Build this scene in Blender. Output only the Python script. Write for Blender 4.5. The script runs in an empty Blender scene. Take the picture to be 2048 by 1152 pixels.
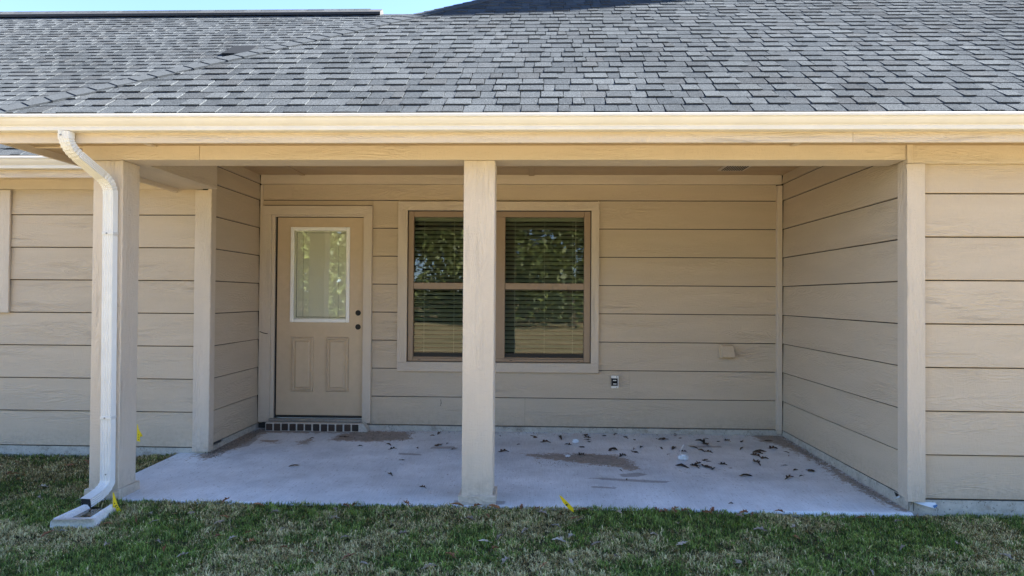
import bpy, bmesh, math, random
import numpy as np
from mathutils import Vector, Matrix

random.seed(7); rng = np.random.default_rng(7)
scene = bpy.context.scene
C = scene.collection
H = 1.405                                   # camera height over the patio slab

# ------------------------------------------------------------------ camera
YAW, PITCH, ROLL = -0.03413, 0.01376, 0.00679
cam_d = bpy.data.cameras.new("camera"); cam = bpy.data.objects.new("camera", cam_d); C.objects.link(cam)
cam_d.sensor_width = 36.0; cam_d.lens = 1365 / 2048 * 36; cam_d.clip_start = 0.05; cam_d.clip_end = 2000
fw = Vector((math.sin(YAW) * math.cos(PITCH), math.cos(YAW) * math.cos(PITCH), math.sin(PITCH)))
rt = Vector((math.cos(YAW), -math.sin(YAW), 0)); up = rt.cross(fw)
r2 = rt * math.cos(ROLL) + up * math.sin(ROLL); u2 = up * math.cos(ROLL) - rt * math.sin(ROLL)
mw = Matrix(((r2.x, u2.x, -fw.x, 0), (r2.y, u2.y, -fw.y, 0), (r2.z, u2.z, -fw.z, H), (0, 0, 0, 1)))
cam.matrix_world = mw
scene.camera = cam

# ------------------------------------------------------------------ light
SUN = Vector((1.10, 0.55, 1.0)).normalized()          # towards the sun: behind the house, to the right
w = bpy.data.worlds.new("World"); scene.world = w; w.use_nodes = True
wn = w.node_tree.nodes; wl = w.node_tree.links
sky = wn.new("ShaderNodeTexSky"); sky.sky_type = 'NISHITA'; sky.sun_disc = False
sky.sun_elevation = math.asin(SUN.z); sky.sun_rotation = math.atan2(SUN.x, SUN.y)
sky.altitude = 200; sky.air_density = 0.55; sky.dust_density = 0.0; sky.ozone_density = 2.0
bg = wn["Background"]; bg.inputs[1].default_value = 0.06
wl.new(sky.outputs[0], bg.inputs[0])
sd = bpy.data.lights.new("sun", 'SUN'); sd.energy = 5.0; sd.angle = math.radians(0.53); sd.color = (1.0, 0.93, 0.82)
so = bpy.data.objects.new("sun", sd); C.objects.link(so); so.rotation_euler = SUN.to_track_quat('Z', 'Y').to_euler()
so.location = (10, 12, 20)
scene.view_settings.view_transform = 'Standard'; scene.view_settings.look = 'None'
scene.view_settings.exposure = 3.5; scene.view_settings.gamma = 1.0
scene.render.engine = 'CYCLES'; scene.cycles.diffuse_bounces = 3

# ------------------------------------------------------------------ node helper
class NT:
    def __init__(s, name):
        s.m = bpy.data.materials.new(name); s.m.use_nodes = True
        s.t = s.m.node_tree; s.n = s.t.nodes; s.b = s.n["Principled BSDF"]; s.out = s.n["Material Output"]
    def node(s, typ, **kw):
        nd = s.n.new(typ)
        for k, v in kw.items(): setattr(nd, k, v)
        return nd
    def link(s, a, b): s.t.links.new(a, b)
    def setin(s, sock, v):
        if hasattr(v, "links") or isinstance(v, bpy.types.NodeSocket): s.link(v, sock)
        else: sock.default_value = v
    def math(s, op, a, b=0.0, c=0.0, clamp=False):
        nd = s.node("ShaderNodeMath", operation=op); nd.use_clamp = clamp
        for i, v in enumerate((a, b, c)): s.setin(nd.inputs[i], v)
        return nd.outputs[0]
    def vmath(s, op, a, b=(0, 0, 0)):
        nd = s.node("ShaderNodeVectorMath", operation=op)
        s.setin(nd.inputs[0], a); s.setin(nd.inputs[1], b)
        return nd.outputs[0]
    def noise(s, vec, scale, detail=3, rough=0.55, dist=0.0):
        nd = s.node("ShaderNodeTexNoise")
        s.link(vec, nd.inputs["Vector"]); nd.inputs["Scale"].default_value = scale
        nd.inputs["Detail"].default_value = detail; nd.inputs["Roughness"].default_value = rough
        nd.inputs["Distortion"].default_value = dist
        return nd.outputs[0]
    def ramp(s, f, a, b, lo=0.0, hi=1.0):
        nd = s.node("ShaderNodeMapRange"); s.setin(nd.inputs[0], f)
        nd.inputs[1].default_value = a; nd.inputs[2].default_value = b
        nd.inputs[3].default_value = lo; nd.inputs[4].default_value = hi
        return nd.outputs[0]
    def mix(s, f, a, b, mode='MIX'):
        nd = s.node("ShaderNodeMix", data_type='RGBA', blend_type=mode)
        s.setin(nd.inputs[0], f)
        for sock, v in ((nd.inputs[6], a), (nd.inputs[7], b)):
            if isinstance(v, tuple): sock.default_value = (*v, 1) if len(v) == 3 else v
            else: s.link(v, sock)
        return nd.outputs[2]
    def bump(s, h, strength, dist, normal=None):
        nd = s.node("ShaderNodeBump"); s.link(h, nd.inputs["Height"])
        nd.inputs["Strength"].default_value = strength; nd.inputs["Distance"].default_value = dist
        if normal is not None: s.link(normal, nd.inputs["Normal"])
        s.link(nd.outputs[0], s.b.inputs["Normal"]); return nd.outputs[0]
    def base(s, c):
        if isinstance(c, tuple): s.b.inputs["Base Color"].default_value = (*c, 1)
        else: s.link(c, s.b.inputs["Base Color"])
    def rough(s, v): s.setin(s.b.inputs["Roughness"], v)
    def coord(s, which="Object"): return s.node("ShaderNodeTexCoord").outputs[which]
    def pos(s): return s.node("ShaderNodeNewGeometry").outputs["Position"]

def simple(name, col, rough=0.6, metal=0.0, spec=None, noise=0.0, nscale=30, bump=0.0):
    t = NT(name); t.rough(rough); t.b.inputs["Metallic"].default_value = metal
    if spec is not None: t.b.inputs["Specular IOR Level"].default_value = spec
    if noise > 0:
        n = t.noise(t.pos(), nscale, 4)
        f = t.ramp(n, 0.3, 0.7, 1 - noise, 1 + noise)
        c = t.node("ShaderNodeRGB"); c.outputs[0].default_value = (*col, 1)
        t.base(t.vmath('MULTIPLY', c.outputs[0], t.mix(0.0, (1, 1, 1), (1, 1, 1))) if False else t.mix(1.0, c.outputs[0], f_to_rgb(t, f), 'MULTIPLY'))
        if bump: t.bump(n, bump, 0.003)
    else: t.base(col)
    return t.m
def f_to_rgb(t, f):
    nd = t.node("ShaderNodeCombineColor")
    for i in range(3): t.link(f, nd.inputs[i])
    return nd.outputs[0]

def painted_wood(name, col, grain=1.0, knots=True):
    """paint over embossed cedar-grain fibre cement; UV u runs along the board"""
    t = NT(name)
    uv = t.coord("UV"); rnd = t.node("ShaderNodeObjectInfo").outputs["Random"]
    off = t.node("ShaderNodeCombineXYZ"); t.link(t.math('MULTIPLY', rnd, 37.0), off.inputs[0]); t.link(t.math('MULTIPLY', rnd, 91.0), off.inputs[1])
    v = t.vmath('ADD', uv, off.outputs[0])
    a = t.vmath('MULTIPLY', v, (1.6, 11.0, 1.0))
    n1 = t.noise(a, 1.0, 2, 0.5, 0.35)
    lines = t.math('SINE', t.math('MULTIPLY', n1, 95.0))
    lines = t.ramp(lines, -0.2, 1.0)
    msk = t.ramp(t.noise(t.vmath('MULTIPLY', v, (0.9, 5.0, 1.0)), 1.0, 2), 0.42, 0.62)
    b2 = t.noise(t.vmath('MULTIPLY', v, (14.0, 190.0, 1.0)), 1.0, 3, 0.6)
    b3 = t.noise(t.vmath('MULTIPLY', v, (90.0, 22.0, 1.0)), 1.0, 2, 0.6)
    h = t.math('ADD', t.math('MULTIPLY', t.math('MULTIPLY', lines, msk), 0.7), t.math('ADD', t.math('MULTIPLY', b2, 0.75), t.math('MULTIPLY', b3, 0.7)))
    t.bump(h, 0.8 * grain, 0.004)
    big = t.noise(t.vmath('MULTIPLY', v, (1.0, 6.0, 1.0)), 1.3, 4, 0.6)
    f = t.ramp(big, 0.3, 0.7, 0.945, 1.045)
    f2 = t.math('MULTIPLY', f, t.ramp(h, 0.3, 1.6, 0.95, 1.04))
    f2 = t.math('MULTIPLY', f2, t.ramp(rnd, 0, 1, 0.97, 1.03))
    # faint dust and wash marks
    d = t.ramp(t.noise(t.pos(), 1.7, 5, 0.65), 0.52, 0.75, 0.0, 0.22)
    c = t.mix(1.0, (*col, 1), f_to_rgb(t, f2), 'MULTIPLY')
    zz = t.node('ShaderNodeSeparateXYZ'); t.link(t.pos(), zz.inputs[0])
    spl = t.math('MULTIPLY', t.ramp(zz.outputs[2], 0.28, 0.02), t.ramp(t.noise(t.pos(), 26, 5, 0.7), 0.42, 0.70))
    c = t.mix(t.math('MULTIPLY', spl, 0.5), c, (0.27, 0.21, 0.155))
    t.base(t.mix(d, c, (0.50, 0.45, 0.38)))
    t.rough(0.62); t.b.inputs["Specular IOR Level"].default_value = 0.35
    return t.m

PAINT = (0.55, 0.45, 0.335)
M = {}
M['siding'] = painted_wood("siding_paint", PAINT)
M['trim'] = painted_wood("trim_paint", (0.63, 0.535, 0.43), 1.25)
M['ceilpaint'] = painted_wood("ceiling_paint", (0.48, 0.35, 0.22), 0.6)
M['sheath'] = simple("sheathing", (0.05, 0.045, 0.04), 0.9)
M['gutter'] = simple("cream_painted_metal", (0.70, 0.67, 0.625), 0.38, 0, 0.5, 0.04, 6)
M['downspout'] = simple("white_painted_metal", (0.74, 0.725, 0.69), 0.36, 0, 0.5, 0.04, 9)
M['seamdark'] = simple("pipe_shadow_gap", (0.02, 0.02, 0.02), 0.9)
M['screw'] = simple("screw_head", (0.25, 0.25, 0.26), 0.4, 0.7)
M['doorpaint'] = simple("door_paint", (0.56, 0.435, 0.30), 0.42, 0, 0.4, 0.04, 14, 0.05)
M['lite'] = simple("white_plastic", (0.88, 0.88, 0.86), 0.4, 0, 0.5, 0.02, 20)
M['winframe'] = simple("clay_vinyl", (0.30, 0.215, 0.15), 0.42, 0, 0.45, 0.03, 20)
M['black'] = simple("black_void", (0.006, 0.006, 0.006), 0.7)
M['rubber'] = simple("black_weatherstrip", (0.012, 0.011, 0.010), 0.6)
M['alu'] = simple("threshold_aluminium", (0.33, 0.31, 0.28), 0.45, 0.5, 0.5, 0.15, 40)
M['mortar'] = simple("pale_mortar", (0.55, 0.50, 0.44), 0.9, 0, 0.2, 0.18, 60, 0.6)
M['slat'] = simple("blind_slat", (0.34, 0.36, 0.30), 0.45)
M['minislat'] = simple("mini_blind_slat", (0.86, 0.87, 0.80), 0.5)
M['cord'] = simple("blind_cord", (0.6, 0.6, 0.55), 0.7)
M['room'] = simple("room_paint", (0.08, 0.075, 0.07), 0.8)
M['outletplate'] = simple("outlet_plate", (0.80, 0.78, 0.72), 0.4)
M['venthood'] = simple("tan_plastic", (0.56, 0.45, 0.32), 0.5, 0, 0.4, 0.04, 30)
M['stake'] = simple("flag_wire", (0.35, 0.35, 0.36), 0.4, 0.8)
M['ink'] = simple("black_ink", (0.012, 0.012, 0.010), 0.7)
M['plastic'] = simple("crumpled_white_plastic", (0.78, 0.80, 0.82), 0.35)
M['wrap'] = simple("house_wrap", (0.62, 0.66, 0.70), 0.5)
M['wrapblue'] = simple("house_wrap_blue_print", (0.05, 0.16, 0.40), 0.5)
M['flag'] = simple("yellow_flag_vinyl", (0.85, 0.60, 0.008), 0.45, 0, 0.4, 0.05, 40)
M['flag'].node_tree.nodes["Principled BSDF"].inputs["Subsurface Weight"].default_value = 0.0
M['bark'] = simple("tree_bark", (0.09, 0.07, 0.05), 0.9, 0, 0.2, 0.3, 6)

def brickmat():
    t = NT("dark_brick"); p = t.pos(); n = t.noise(p, 70, 5, 0.7)
    rnd = t.node("ShaderNodeObjectInfo").outputs["Random"]
    c = t.mix(t.ramp(rnd, 0, 1), (0.035, 0.025, 0.020), (0.075, 0.048, 0.036))
    t.base(t.mix(t.ramp(n, 0.5, 0.8, 0, 0.5), c, (0.11, 0.08, 0.06))); t.rough(0.85); t.bump(n, 0.6, 0.004); return t.m
M['brick'] = brickmat()

def shinglemat():
    t = NT("asphalt_shingle"); p = t.pos()
    rnd = t.math('FRACT', t.math('ADD', t.node("ShaderNodeObjectInfo").outputs["Random"], t.node("ShaderNodeNewGeometry").outputs["Random Per Island"]))
    g = t.noise(p, 260, 2, 0.7)
    gr = t.noise(p, 95, 3, 0.75)
    c = t.mix(t.ramp(rnd, 0.0, 1.0), (0.042, 0.049, 0.058), (0.062, 0.071, 0.082))
    c = t.mix(t.ramp(t.math('FRACT', t.math('MULTIPLY', rnd, 7.31)), 0.7, 1.0, 0, 0.45), c, (0.044, 0.047, 0.052))
    spk = t.ramp(g, 0.35, 0.68, 0.35, 1.7)
    spk = t.math('MULTIPLY', spk, t.ramp(gr, 0.3, 0.7, 0.6, 1.4))
    c = t.mix(1.0, c, f_to_rgb(t, spk), 'MULTIPLY')
    st = t.ramp(t.noise(p, 0.55, 4, 0.6), 0.35, 0.7, 0.86, 1.12)
    c = t.mix(1.0, c, f_to_rgb(t, st), 'MULTIPLY')
    t.base(c); t.rough(1.0); t.b.inputs["Specular IOR Level"].default_value = 0.0
    t.bump(g, 0.55, 0.003); return t.m
M['shingle'] = shinglemat()
M['hipcap'] = simple('hip_cap_shingle', (0.054, 0.062, 0.072), 1.0, 0, 0.0, 0.35, 120, 0.4)
M['ridgevent'] = simple("ridge_vent_black", (0.025, 0.027, 0.032), 0.8, 0, 0.3, 0.3, 60)
M['slate'] = simple("dark_slate_vent", (0.008, 0.011, 0.016), 0.9, 0, 0.1, 0.1, 60)

def concretemat(name, attr=True, col=(0.72, 0.745, 0.765)):
    t = NT(name); p = t.pos()
    n = t.noise(p, 3.0, 6, 0.62); f = t.math('MULTIPLY', t.ramp(n, 0.3, 0.7, 0.84, 1.10), t.ramp(t.noise(p, 0.9, 5, 0.65), 0.35, 0.65, 0.84, 1.08))
    # broom lines run across the slab
    br = t.noise(t.vmath('MULTIPLY', p, (230.0, 5.0, 1.0)), 1.0, 3, 0.6)
    fine = t.noise(p, 130, 3, 0.7)
    f = t.math('MULTIPLY', f, t.math('MULTIPLY', t.ramp(br, 0.3, 0.7, 0.86, 1.08), t.ramp(fine, 0.3, 0.7, 0.90, 1.08)))
    c = t.mix(1.0, (*col, 1), f_to_rgb(t, f), 'MULTIPLY')
    h = t.math('ADD', br, t.math('MULTIPLY', fine, 0.5))
    if attr:
        s = t.node("ShaderNodeAttribute", attribute_name="soil").outputs["Fac"]
        wt = t.node("ShaderNodeAttribute", attribute_name="wet").outputs["Fac"]
        rag = t.noise(p, 22, 5, 0.7); rag2 = t.noise(p, 120, 3, 0.7)
        sm = t.ramp(t.math('ADD', s, t.math('MULTIPLY', t.math('SUBTRACT', rag, 0.5), 1.7)), 0.42, 0.62)
        sm = t.math('MULTIPLY', sm, t.ramp(rag2, 0.30, 0.55, 0.55, 1.0))
        sc = t.mix(t.ramp(t.math('ADD', t.math('MULTIPLY', rag2, 0.5), t.math('MULTIPLY', rag, 0.5)), 0.38, 0.64), (0.12, 0.082, 0.055), (0.40, 0.32, 0.24))
        wm = t.ramp(t.math('ADD', wt, t.math('MULTIPLY', t.math('SUBTRACT', rag, 0.5), 0.6)), 0.45, 0.58, 0, 0.62)
        c = t.mix(wm, c, (0.20, 0.18, 0.165))
        c = t.mix(t.math('MULTIPLY', sm, 0.92), c, sc)
        # scattered grit and specks
        sp = t.ramp(t.noise(p, 48, 2, 0.5), 0.655, 0.70, 0, 0.6)
        c = t.mix(sp, c, (0.16, 0.13, 0.11))
        h = t.math('ADD', h, t.math('MULTIPLY', t.math('MULTIPLY', sm, rag2), 3.0))
    t.base(c); t.rough(0.8); t.b.inputs["Specular IOR Level"].default_value = 0.3
    t.bump(h, 0.35, 0.002); return t.m
M['slab'] = concretemat("broomed_concrete")

def foundmat():
    t = NT("foundation_concrete"); p = t.pos()
    n = t.noise(p, 14, 6, 0.7); sp = t.ramp(t.noise(p, 60, 3, 0.6), 0.60, 0.68)
    st = t.ramp(t.noise(p, 9, 5, 0.7), 0.50, 0.68, 0, 0.55)
    c = t.mix(t.ramp(n, 0.3, 0.7), (0.40, 0.365, 0.31), (0.58, 0.54, 0.47))
    c = t.mix(st, c, (0.20, 0.165, 0.125))
    c = t.mix(t.math('MULTIPLY', sp, 0.75), c, (0.08, 0.07, 0.06)); t.base(c); t.rough(0.9); t.bump(n, 0.7, 0.006); return t.m
M['found'] = foundmat()
M['splash'] = simple("splash_block_concrete", (0.74, 0.73, 0.70), 0.85, 0, 0.3, 0.14, 90, 0.5)

def watermat():
    t = NT("puddle"); n = t.noise(t.pos(), 30, 5, 0.7)
    t.base(t.mix(t.ramp(n, 0.4, 0.65), (0.10, 0.075, 0.045), (0.24, 0.19, 0.12))); t.rough(0.06); return t.m
M['puddle'] = watermat()

def glassmat(name, tint, ior):
    t = NT(name); t.n.remove(t.b)
    tr = t.node("ShaderNodeBsdfTransparent"); tr.inputs[0].default_value = (*tint, 1)
    gl = t.node("ShaderNodeBsdfGlossy"); gl.inputs["Roughness"].default_value = 0.0; gl.inputs[0].default_value = (1, 1, 1, 1)
    wob = t.noise(t.pos(), 2.2, 2, 0.5); bp = t.node("ShaderNodeBump"); t.link(wob, bp.inputs["Height"])
    bp.inputs["Strength"].default_value = 0.10; bp.inputs["Distance"].default_value = 0.01
    t.link(bp.outputs[0], gl.inputs["Normal"])
    fr = t.node("ShaderNodeFresnel"); fr.inputs[0].default_value = ior
    mx = t.node("ShaderNodeMixShader"); t.link(fr.outputs[0], mx.inputs[0]); t.link(tr.outputs[0], mx.inputs[1]); t.link(gl.outputs[0], mx.inputs[2])
    t.link(mx.outputs[0], t.out.inputs[0]); return t.m
M['glass'] = glassmat("window_glass", (0.70, 0.76, 0.68), 1.55)
M['doorglass'] = glassmat("door_glass", (0.97, 0.98, 0.95), 2.0)

def lawnmat():
    t = NT("lawn_ground"); p = t.pos()
    a = t.noise(p, 1.6, 6, 0.7); b = t.noise(p, 38, 4, 0.75); d = t.noise(p, 0.25, 4, 0.6)
    c = t.mix(t.ramp(t.math('ADD', t.math('MULTIPLY', a, 0.6), t.math('MULTIPLY', b, 0.5)), 0.42, 0.66), (0.080, 0.085, 0.035), (0.30, 0.235, 0.14))
    c = t.mix(t.ramp(d, 0.4, 0.65, 0, 0.5), c, (0.32, 0.25, 0.155))
    # thatch under the modelled grass next to the house is darker bare soil and stems
    sep = t.node("ShaderNodeSeparateXYZ"); t.link(p, sep.inputs[0])
    c2 = t.mix(t.ramp(b, 0.35, 0.65), (0.045, 0.036, 0.022), (0.13, 0.115, 0.06))
    near = t.math('MULTIPLY', t.ramp(sep.outputs[1], 2.3, 2.9), t.ramp(sep.outputs[1], 20.0, 18.0))
    t.base(t.mix(near, c, c2)); t.rough(0.95); t.b.inputs["Specular IOR Level"].default_value = 0.1
    t.bump(b, 0.8, 0.02); return t.m
M['lawn'] = lawnmat()

def grassmat():
    t = NT("grass_blade")
    f = t.node("ShaderNodeAttribute", attribute_name="straw").outputs["Fac"]
    v = t.node("ShaderNodeAttribute", attribute_name="shade").outputs["Fac"]
    g = t.mix(v, (0.016, 0.055, 0.004), (0.19, 0.32, 0.03))
    s = t.mix(v, (0.25, 0.175, 0.06), (0.85, 0.68, 0.38))
    t.base(t.mix(f, g, s)); t.rough(0.7); t.b.inputs["Specular IOR Level"].default_value = 0.25
    return t.m
M['grass'] = grassmat()

def leafmat(name, a, b, bump=0.3):
    t = NT(name); rnd = t.node("ShaderNodeObjectInfo").outputs["Random"]
    n = t.noise(t.coord("Object"), 60, 3)
    c = t.mix(rnd, a, b); c = t.mix(1.0, c, f_to_rgb(t, t.ramp(n, 0.3, 0.7, 0.7, 1.25)), 'MULTIPLY')
    t.base(c); t.rough(0.7); return t.m
M['leafdark'] = leafmat("damp_dark_leaf", (0.030, 0.020, 0.014), (0.075, 0.045, 0.028))
M['leafpale'] = leafmat("bleached_leaf", (0.20, 0.15, 0.11), (0.46, 0.38, 0.30))
M['leafrust'] = leafmat("rust_leaf", (0.17, 0.060, 0.025), (0.30, 0.13, 0.05))
def foliagemat():
    t = NT("woodland_foliage"); r = t.node("ShaderNodeNewGeometry").outputs["Random Per Island"]
    t.base(t.mix(r, (0.025, 0.05, 0.012), (0.12, 0.15, 0.035))); t.rough(0.6)
    return t.m
M['foliage'] = foliagemat()
M['pebble'] = simple("grit", (0.22, 0.19, 0.16), 0.9, 0, 0.3, 0.4, 50)

# ------------------------------------------------------------------ mesh helpers
def me_obj(name, me, mat, parent=None):
    o = bpy.data.objects.new(name, me); C.objects.link(o)
    if mat is not None and len(me.materials) == 0: me.materials.append(M[mat])
    if parent is not None:
        o.parent = parent; o.matrix_parent_inverse = WINV[parent.name]
        WINV[o.name] = WINV[parent.name] if False else Matrix.Identity(4)
    else: WINV[o.name] = Matrix.Translation(-o.location)
    return o
WINV = {}
def mesh(name, verts, faces, mat, parent=None, smooth=False, uv=True):
    me = bpy.data.meshes.new(name); me.from_pydata([tuple(v) for v in verts], [], faces)
    if uv: grain_uv(me)
    if smooth:
        for p in me.polygons: p.use_smooth = True
    me.update(); return me_obj(name, me, mat, parent)
def grain_uv(me, axis=None):
    co = np.empty(len(me.vertices) * 3); me.vertices.foreach_get("co", co); co = co.reshape(-1, 3)
    if axis is None: axis = int(np.argmax(co.max(0) - co.min(0)))
    uvl = me.uv_layers.new(name="UVMap")
    for p in me.polygons:
        n = p.normal; a = int(np.argmax([abs(n[0]), abs(n[1]), abs(n[2])]))
        rest = [i for i in range(3) if i != axis and i != a]
        v = rest[0]
        for li in p.loop_indices:
            c = co[me.loops[li].vertex_index]; uvl.data[li].uv = (c[axis], c[v])
BF = [(0, 3, 2, 1), (4, 5, 6, 7), (0, 1, 5, 4), (1, 2, 6, 5), (2, 3, 7, 6), (3, 0, 4, 7)]
def box(name, x0, x1, y0, y1, z0, z1, mat, parent=None, bev=0.0):
    """z given relative to the camera height"""
    z0 += H; z1 += H
    v = [(x0, y0, z0), (x1, y0, z0), (x1, y1, z0), (x0, y1, z0), (x0, y0, z1), (x1, y0, z1), (x1, y1, z1), (x0, y1, z1)]
    if bev <= 0: return mesh(name, v, BF, mat, parent)
    bm = bmesh.new(); bv = [bm.verts.new(p) for p in v]
    for f in BF: bm.faces.new([bv[i] for i in f])
    bmesh.ops.bevel(bm, geom=list(bm.edges), offset=bev, segments=1, affect='EDGES', profile=0.5)
    bmesh.ops.recalc_face_normals(bm, faces=bm.faces)
    me = bpy.data.meshes.new(name); bm.to_mesh(me); bm.free(); grain_uv(me)
    return me_obj(name, me, mat, parent)
def extrude_x(name, prof, x0, x1, mat, parent, close=True, smooth=False):
    n = len(prof); v = [(x0, y, z + H) for y, z in prof] + [(x1, y, z + H) for y, z in prof]
    f = [(i, (i + 1) % n, n + (i + 1) % n, n + i) for i in range(n if close else n - 1)]
    f += [tuple(range(n))[::-1], tuple(range(n, 2 * n))]
    return mesh(name, v, f, mat, parent, smooth)
def cyl(name, c, axis, r, depth, mat, parent, seg=20):
    axis = Vector(axis).normalized(); q = axis.to_track_quat('Z', 'Y')
    v = []; c = Vector(c)
    for s in (0, 1):
        for i in range(seg):
            a = 2 * math.pi * i / seg
            v.append(c + q @ Vector((r * math.cos(a), r * math.sin(a), (s - 0.5) * depth)))
    f = [(i, (i + 1) % seg, seg + (i + 1) % seg, seg + i) for i in range(seg)] + [tuple(range(seg))[::-1], tuple(range(seg, 2 * seg))]
    return mesh(name, v, f, mat, parent)
def empty(name, loc, label, cat, group=None):
    o = bpy.data.objects.new(name, None); C.objects.link(o); o.location = loc; o.empty_display_size = 0.2
    tag(o, label, cat, group); WINV[o.name] = Matrix.Translation(-Vector(loc)); return o
def tag(o, label=None, cat=None, group=None, kind=None):
    if label: o["label"] = label
    if cat: o["category"] = cat
    if group: o["group"] = group
    if kind: o["kind"] = kind
    return o
def vnoise(x, y, s, seed=0):
    """smooth value noise, numpy"""
    x = x / s; y = y / s; xi = np.floor(x).astype(int); yi = np.floor(y).astype(int); fx = x - xi; fy = y - yi
    fx = fx * fx * (3 - 2 * fx); fy = fy * fy * (3 - 2 * fy)
    def h(a, b):
        n = (a * 374761393 + b * 668265263 + seed * 1442695041) & 0xffffffff
        n = ((n ^ (n >> 13)) * 1274126177) & 0xffffffff
        return ((n ^ (n >> 16)) & 0xffff) / 65535.0
    return (h(xi, yi) * (1 - fx) + h(xi + 1, yi) * fx) * (1 - fy) + (h(xi, yi + 1) * (1 - fx) + h(xi + 1, yi + 1) * fx) * fy

# ------------------------------------------------------------------ key planes (x right, y away, z rel. camera)
DB, DF, DL = 7.016, 4.635, 5.922            # rear porch wall, front wall, recessed wing wall
XL, XR = -2.868, 2.496                      # porch side walls
EXP = 0.29; ZTOP = 0.994; ZBOT = ZTOP - 8 * EXP; ZCEIL = 1.262
SL = 0.667; TH = math.atan(SL)

house = empty("house", (0, 7.0, 0), "tan lap-sided house with a grey shingle roof and a covered back porch", "house")

# ------------------------------------------------------------------ ground
def lift(x, y):
    k = np.clip((y - 4.1) / 0.42, 0, 1); k = k * k * (3 - 2 * k)
    return k * (0.024 - 0.016 * np.clip((x - 0.5) / 1.5, 0, 1)) * np.clip((x + 3.6) / 0.4, 0, 1)
def ground():
    xs = np.concatenate([[-600, -200, -60, -20], np.arange(-8, 8.01, 0.25), [20, 60, 200, 600]])
    ysn = np.concatenate([[-600, -200, -60, -20, -8, -3], np.arange(0, 6.51, 0.25), [9, 14, 30, 60, 200, 600]])
    v = []; 
    for y in ysn:
        for x in xs:
            z = -0.040 + 0.018 * (vnoise(np.array([x]), np.array([y]), 0.9, 3)[0] - 0.5) + lift(np.array([x]), np.array([y]))[0] if abs(x) < 9 and 0 <= y < 6.6 else -0.045
            v.append((x, y, z))
    nx = len(xs); f = [(j * nx + i, j * nx + i + 1, (j + 1) * nx + i + 1, (j + 1) * nx + i) for j in range(len(ysn) - 1) for i in range(nx - 1)]
    o = mesh("lawn", v, f, 'lawn', None, True, False); tag(o, "dry green and straw lawn in front of the porch", "lawn", kind="structure")
ground()

# patio slab: fine sheet with soil and damp marks stored per vertex
SOIL = [[(-0.1, 6.07), (0.34, 6.12), (0.72, 6.1), (0.81, 5.89), (0.88, 5.61), (0.78, 5.58), (0.64, 5.69), (0.49, 5.73), (0.22, 5.86), (0.04, 5.92)],
        [(-1.98, 6.51), (-1.94, 6.75), (-1.86, 6.95), (-1.25, 6.95), (-1.2, 6.59), (-1.54, 6.46), (-1.9, 6.49)],
        [(-2.62, 6.47), (-2.44, 6.49), (-2.42, 6.36), (-2.56, 6.38)], [(-2.24, 6.43), (-2.18, 6.6), (-2.12, 6.54), (-2.13, 6.35), (-2.2, 6.32)],
        [(2.2, 7.05), (2.5, 7.07), (2.5, 6.2), (2.46, 5.65), (2.42, 5.7), (2.36, 6.35), (2.29, 6.62), (2.19, 6.75)],
        [(2.5, 6.23), (2.5, 5.3), (2.5, 4.62), (2.43, 4.64), (2.40, 5.0), (2.37, 5.5)],
        [(-2.66, 6.95), (-2.70, 6.65), (-2.70, 6.24), (-2.74, 5.8), (-2.79, 5.7), (-2.95, 5.8), (-2.95, 6.38), (-2.95, 6.95)],
        [(-2.9, 6.78), (-1.7, 6.84), (-1.7, 7.0), (-2.9, 7.0)]]
WET = [[(0.41, 5.33), (0.52, 5.35), (0.68, 5.32), (1.06, 5.28), (1.0, 5.23), (0.87, 5.23), (0.67, 5.26), (0.56, 5.28)], [(0.42, 5.12), (0.62, 5.09), (0.6, 5.05), (0.43, 5.07)],
       [(0.66, 5.45), (0.83, 5.52), (0.9, 5.46), (0.82, 5.39), (0.69, 5.38)], [(-2.92, 6.69), (-2.81, 6.83), (-2.66, 6.5), (-2.63, 6.23), (-2.75, 6.05), (-2.9, 6.05)],
       [(-1.2, 6.05), (-1.0, 6.02), (-0.98, 5.96), (-1.2, 5.98)], [(-0.95, 6.3), (-0.75, 6.33), (-0.7, 6.24), (-0.95, 6.22)], [(1.5, 6.5), (1.75, 6.5), (1.75, 6.43), (1.52, 6.42)], [(-0.55, 4.72), (-0.2, 4.72), (-0.2, 4.64), (-0.55, 4.64)]]
def poly_sd(px, py, poly):
    """signed distance, positive inside"""
    d = np.full(px.shape, 1e9); ins = np.zeros(px.shape, bool); n = len(poly)
    for i in range(n):
        x0, y0 = poly[i]; x1, y1 = poly[(i + 1) % n]; ex, ey = x1 - x0, y1 - y0
        t = np.clip(((px - x0) * ex + (py - y0) * ey) / (ex * ex + ey * ey + 1e-12), 0, 1)
        d = np.minimum(d, np.hypot(px - x0 - t * ex, py - y0 - t * ey))
        c = ((y0 <= py) & (y1 > py)) | ((y1 <= py) & (y0 > py))
        xi = x0 + (py - y0) / (ey if abs(ey) > 1e-12 else 1e-12) * ex
        ins ^= c & (px < xi)
    return np.where(ins, d, -d)
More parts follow.
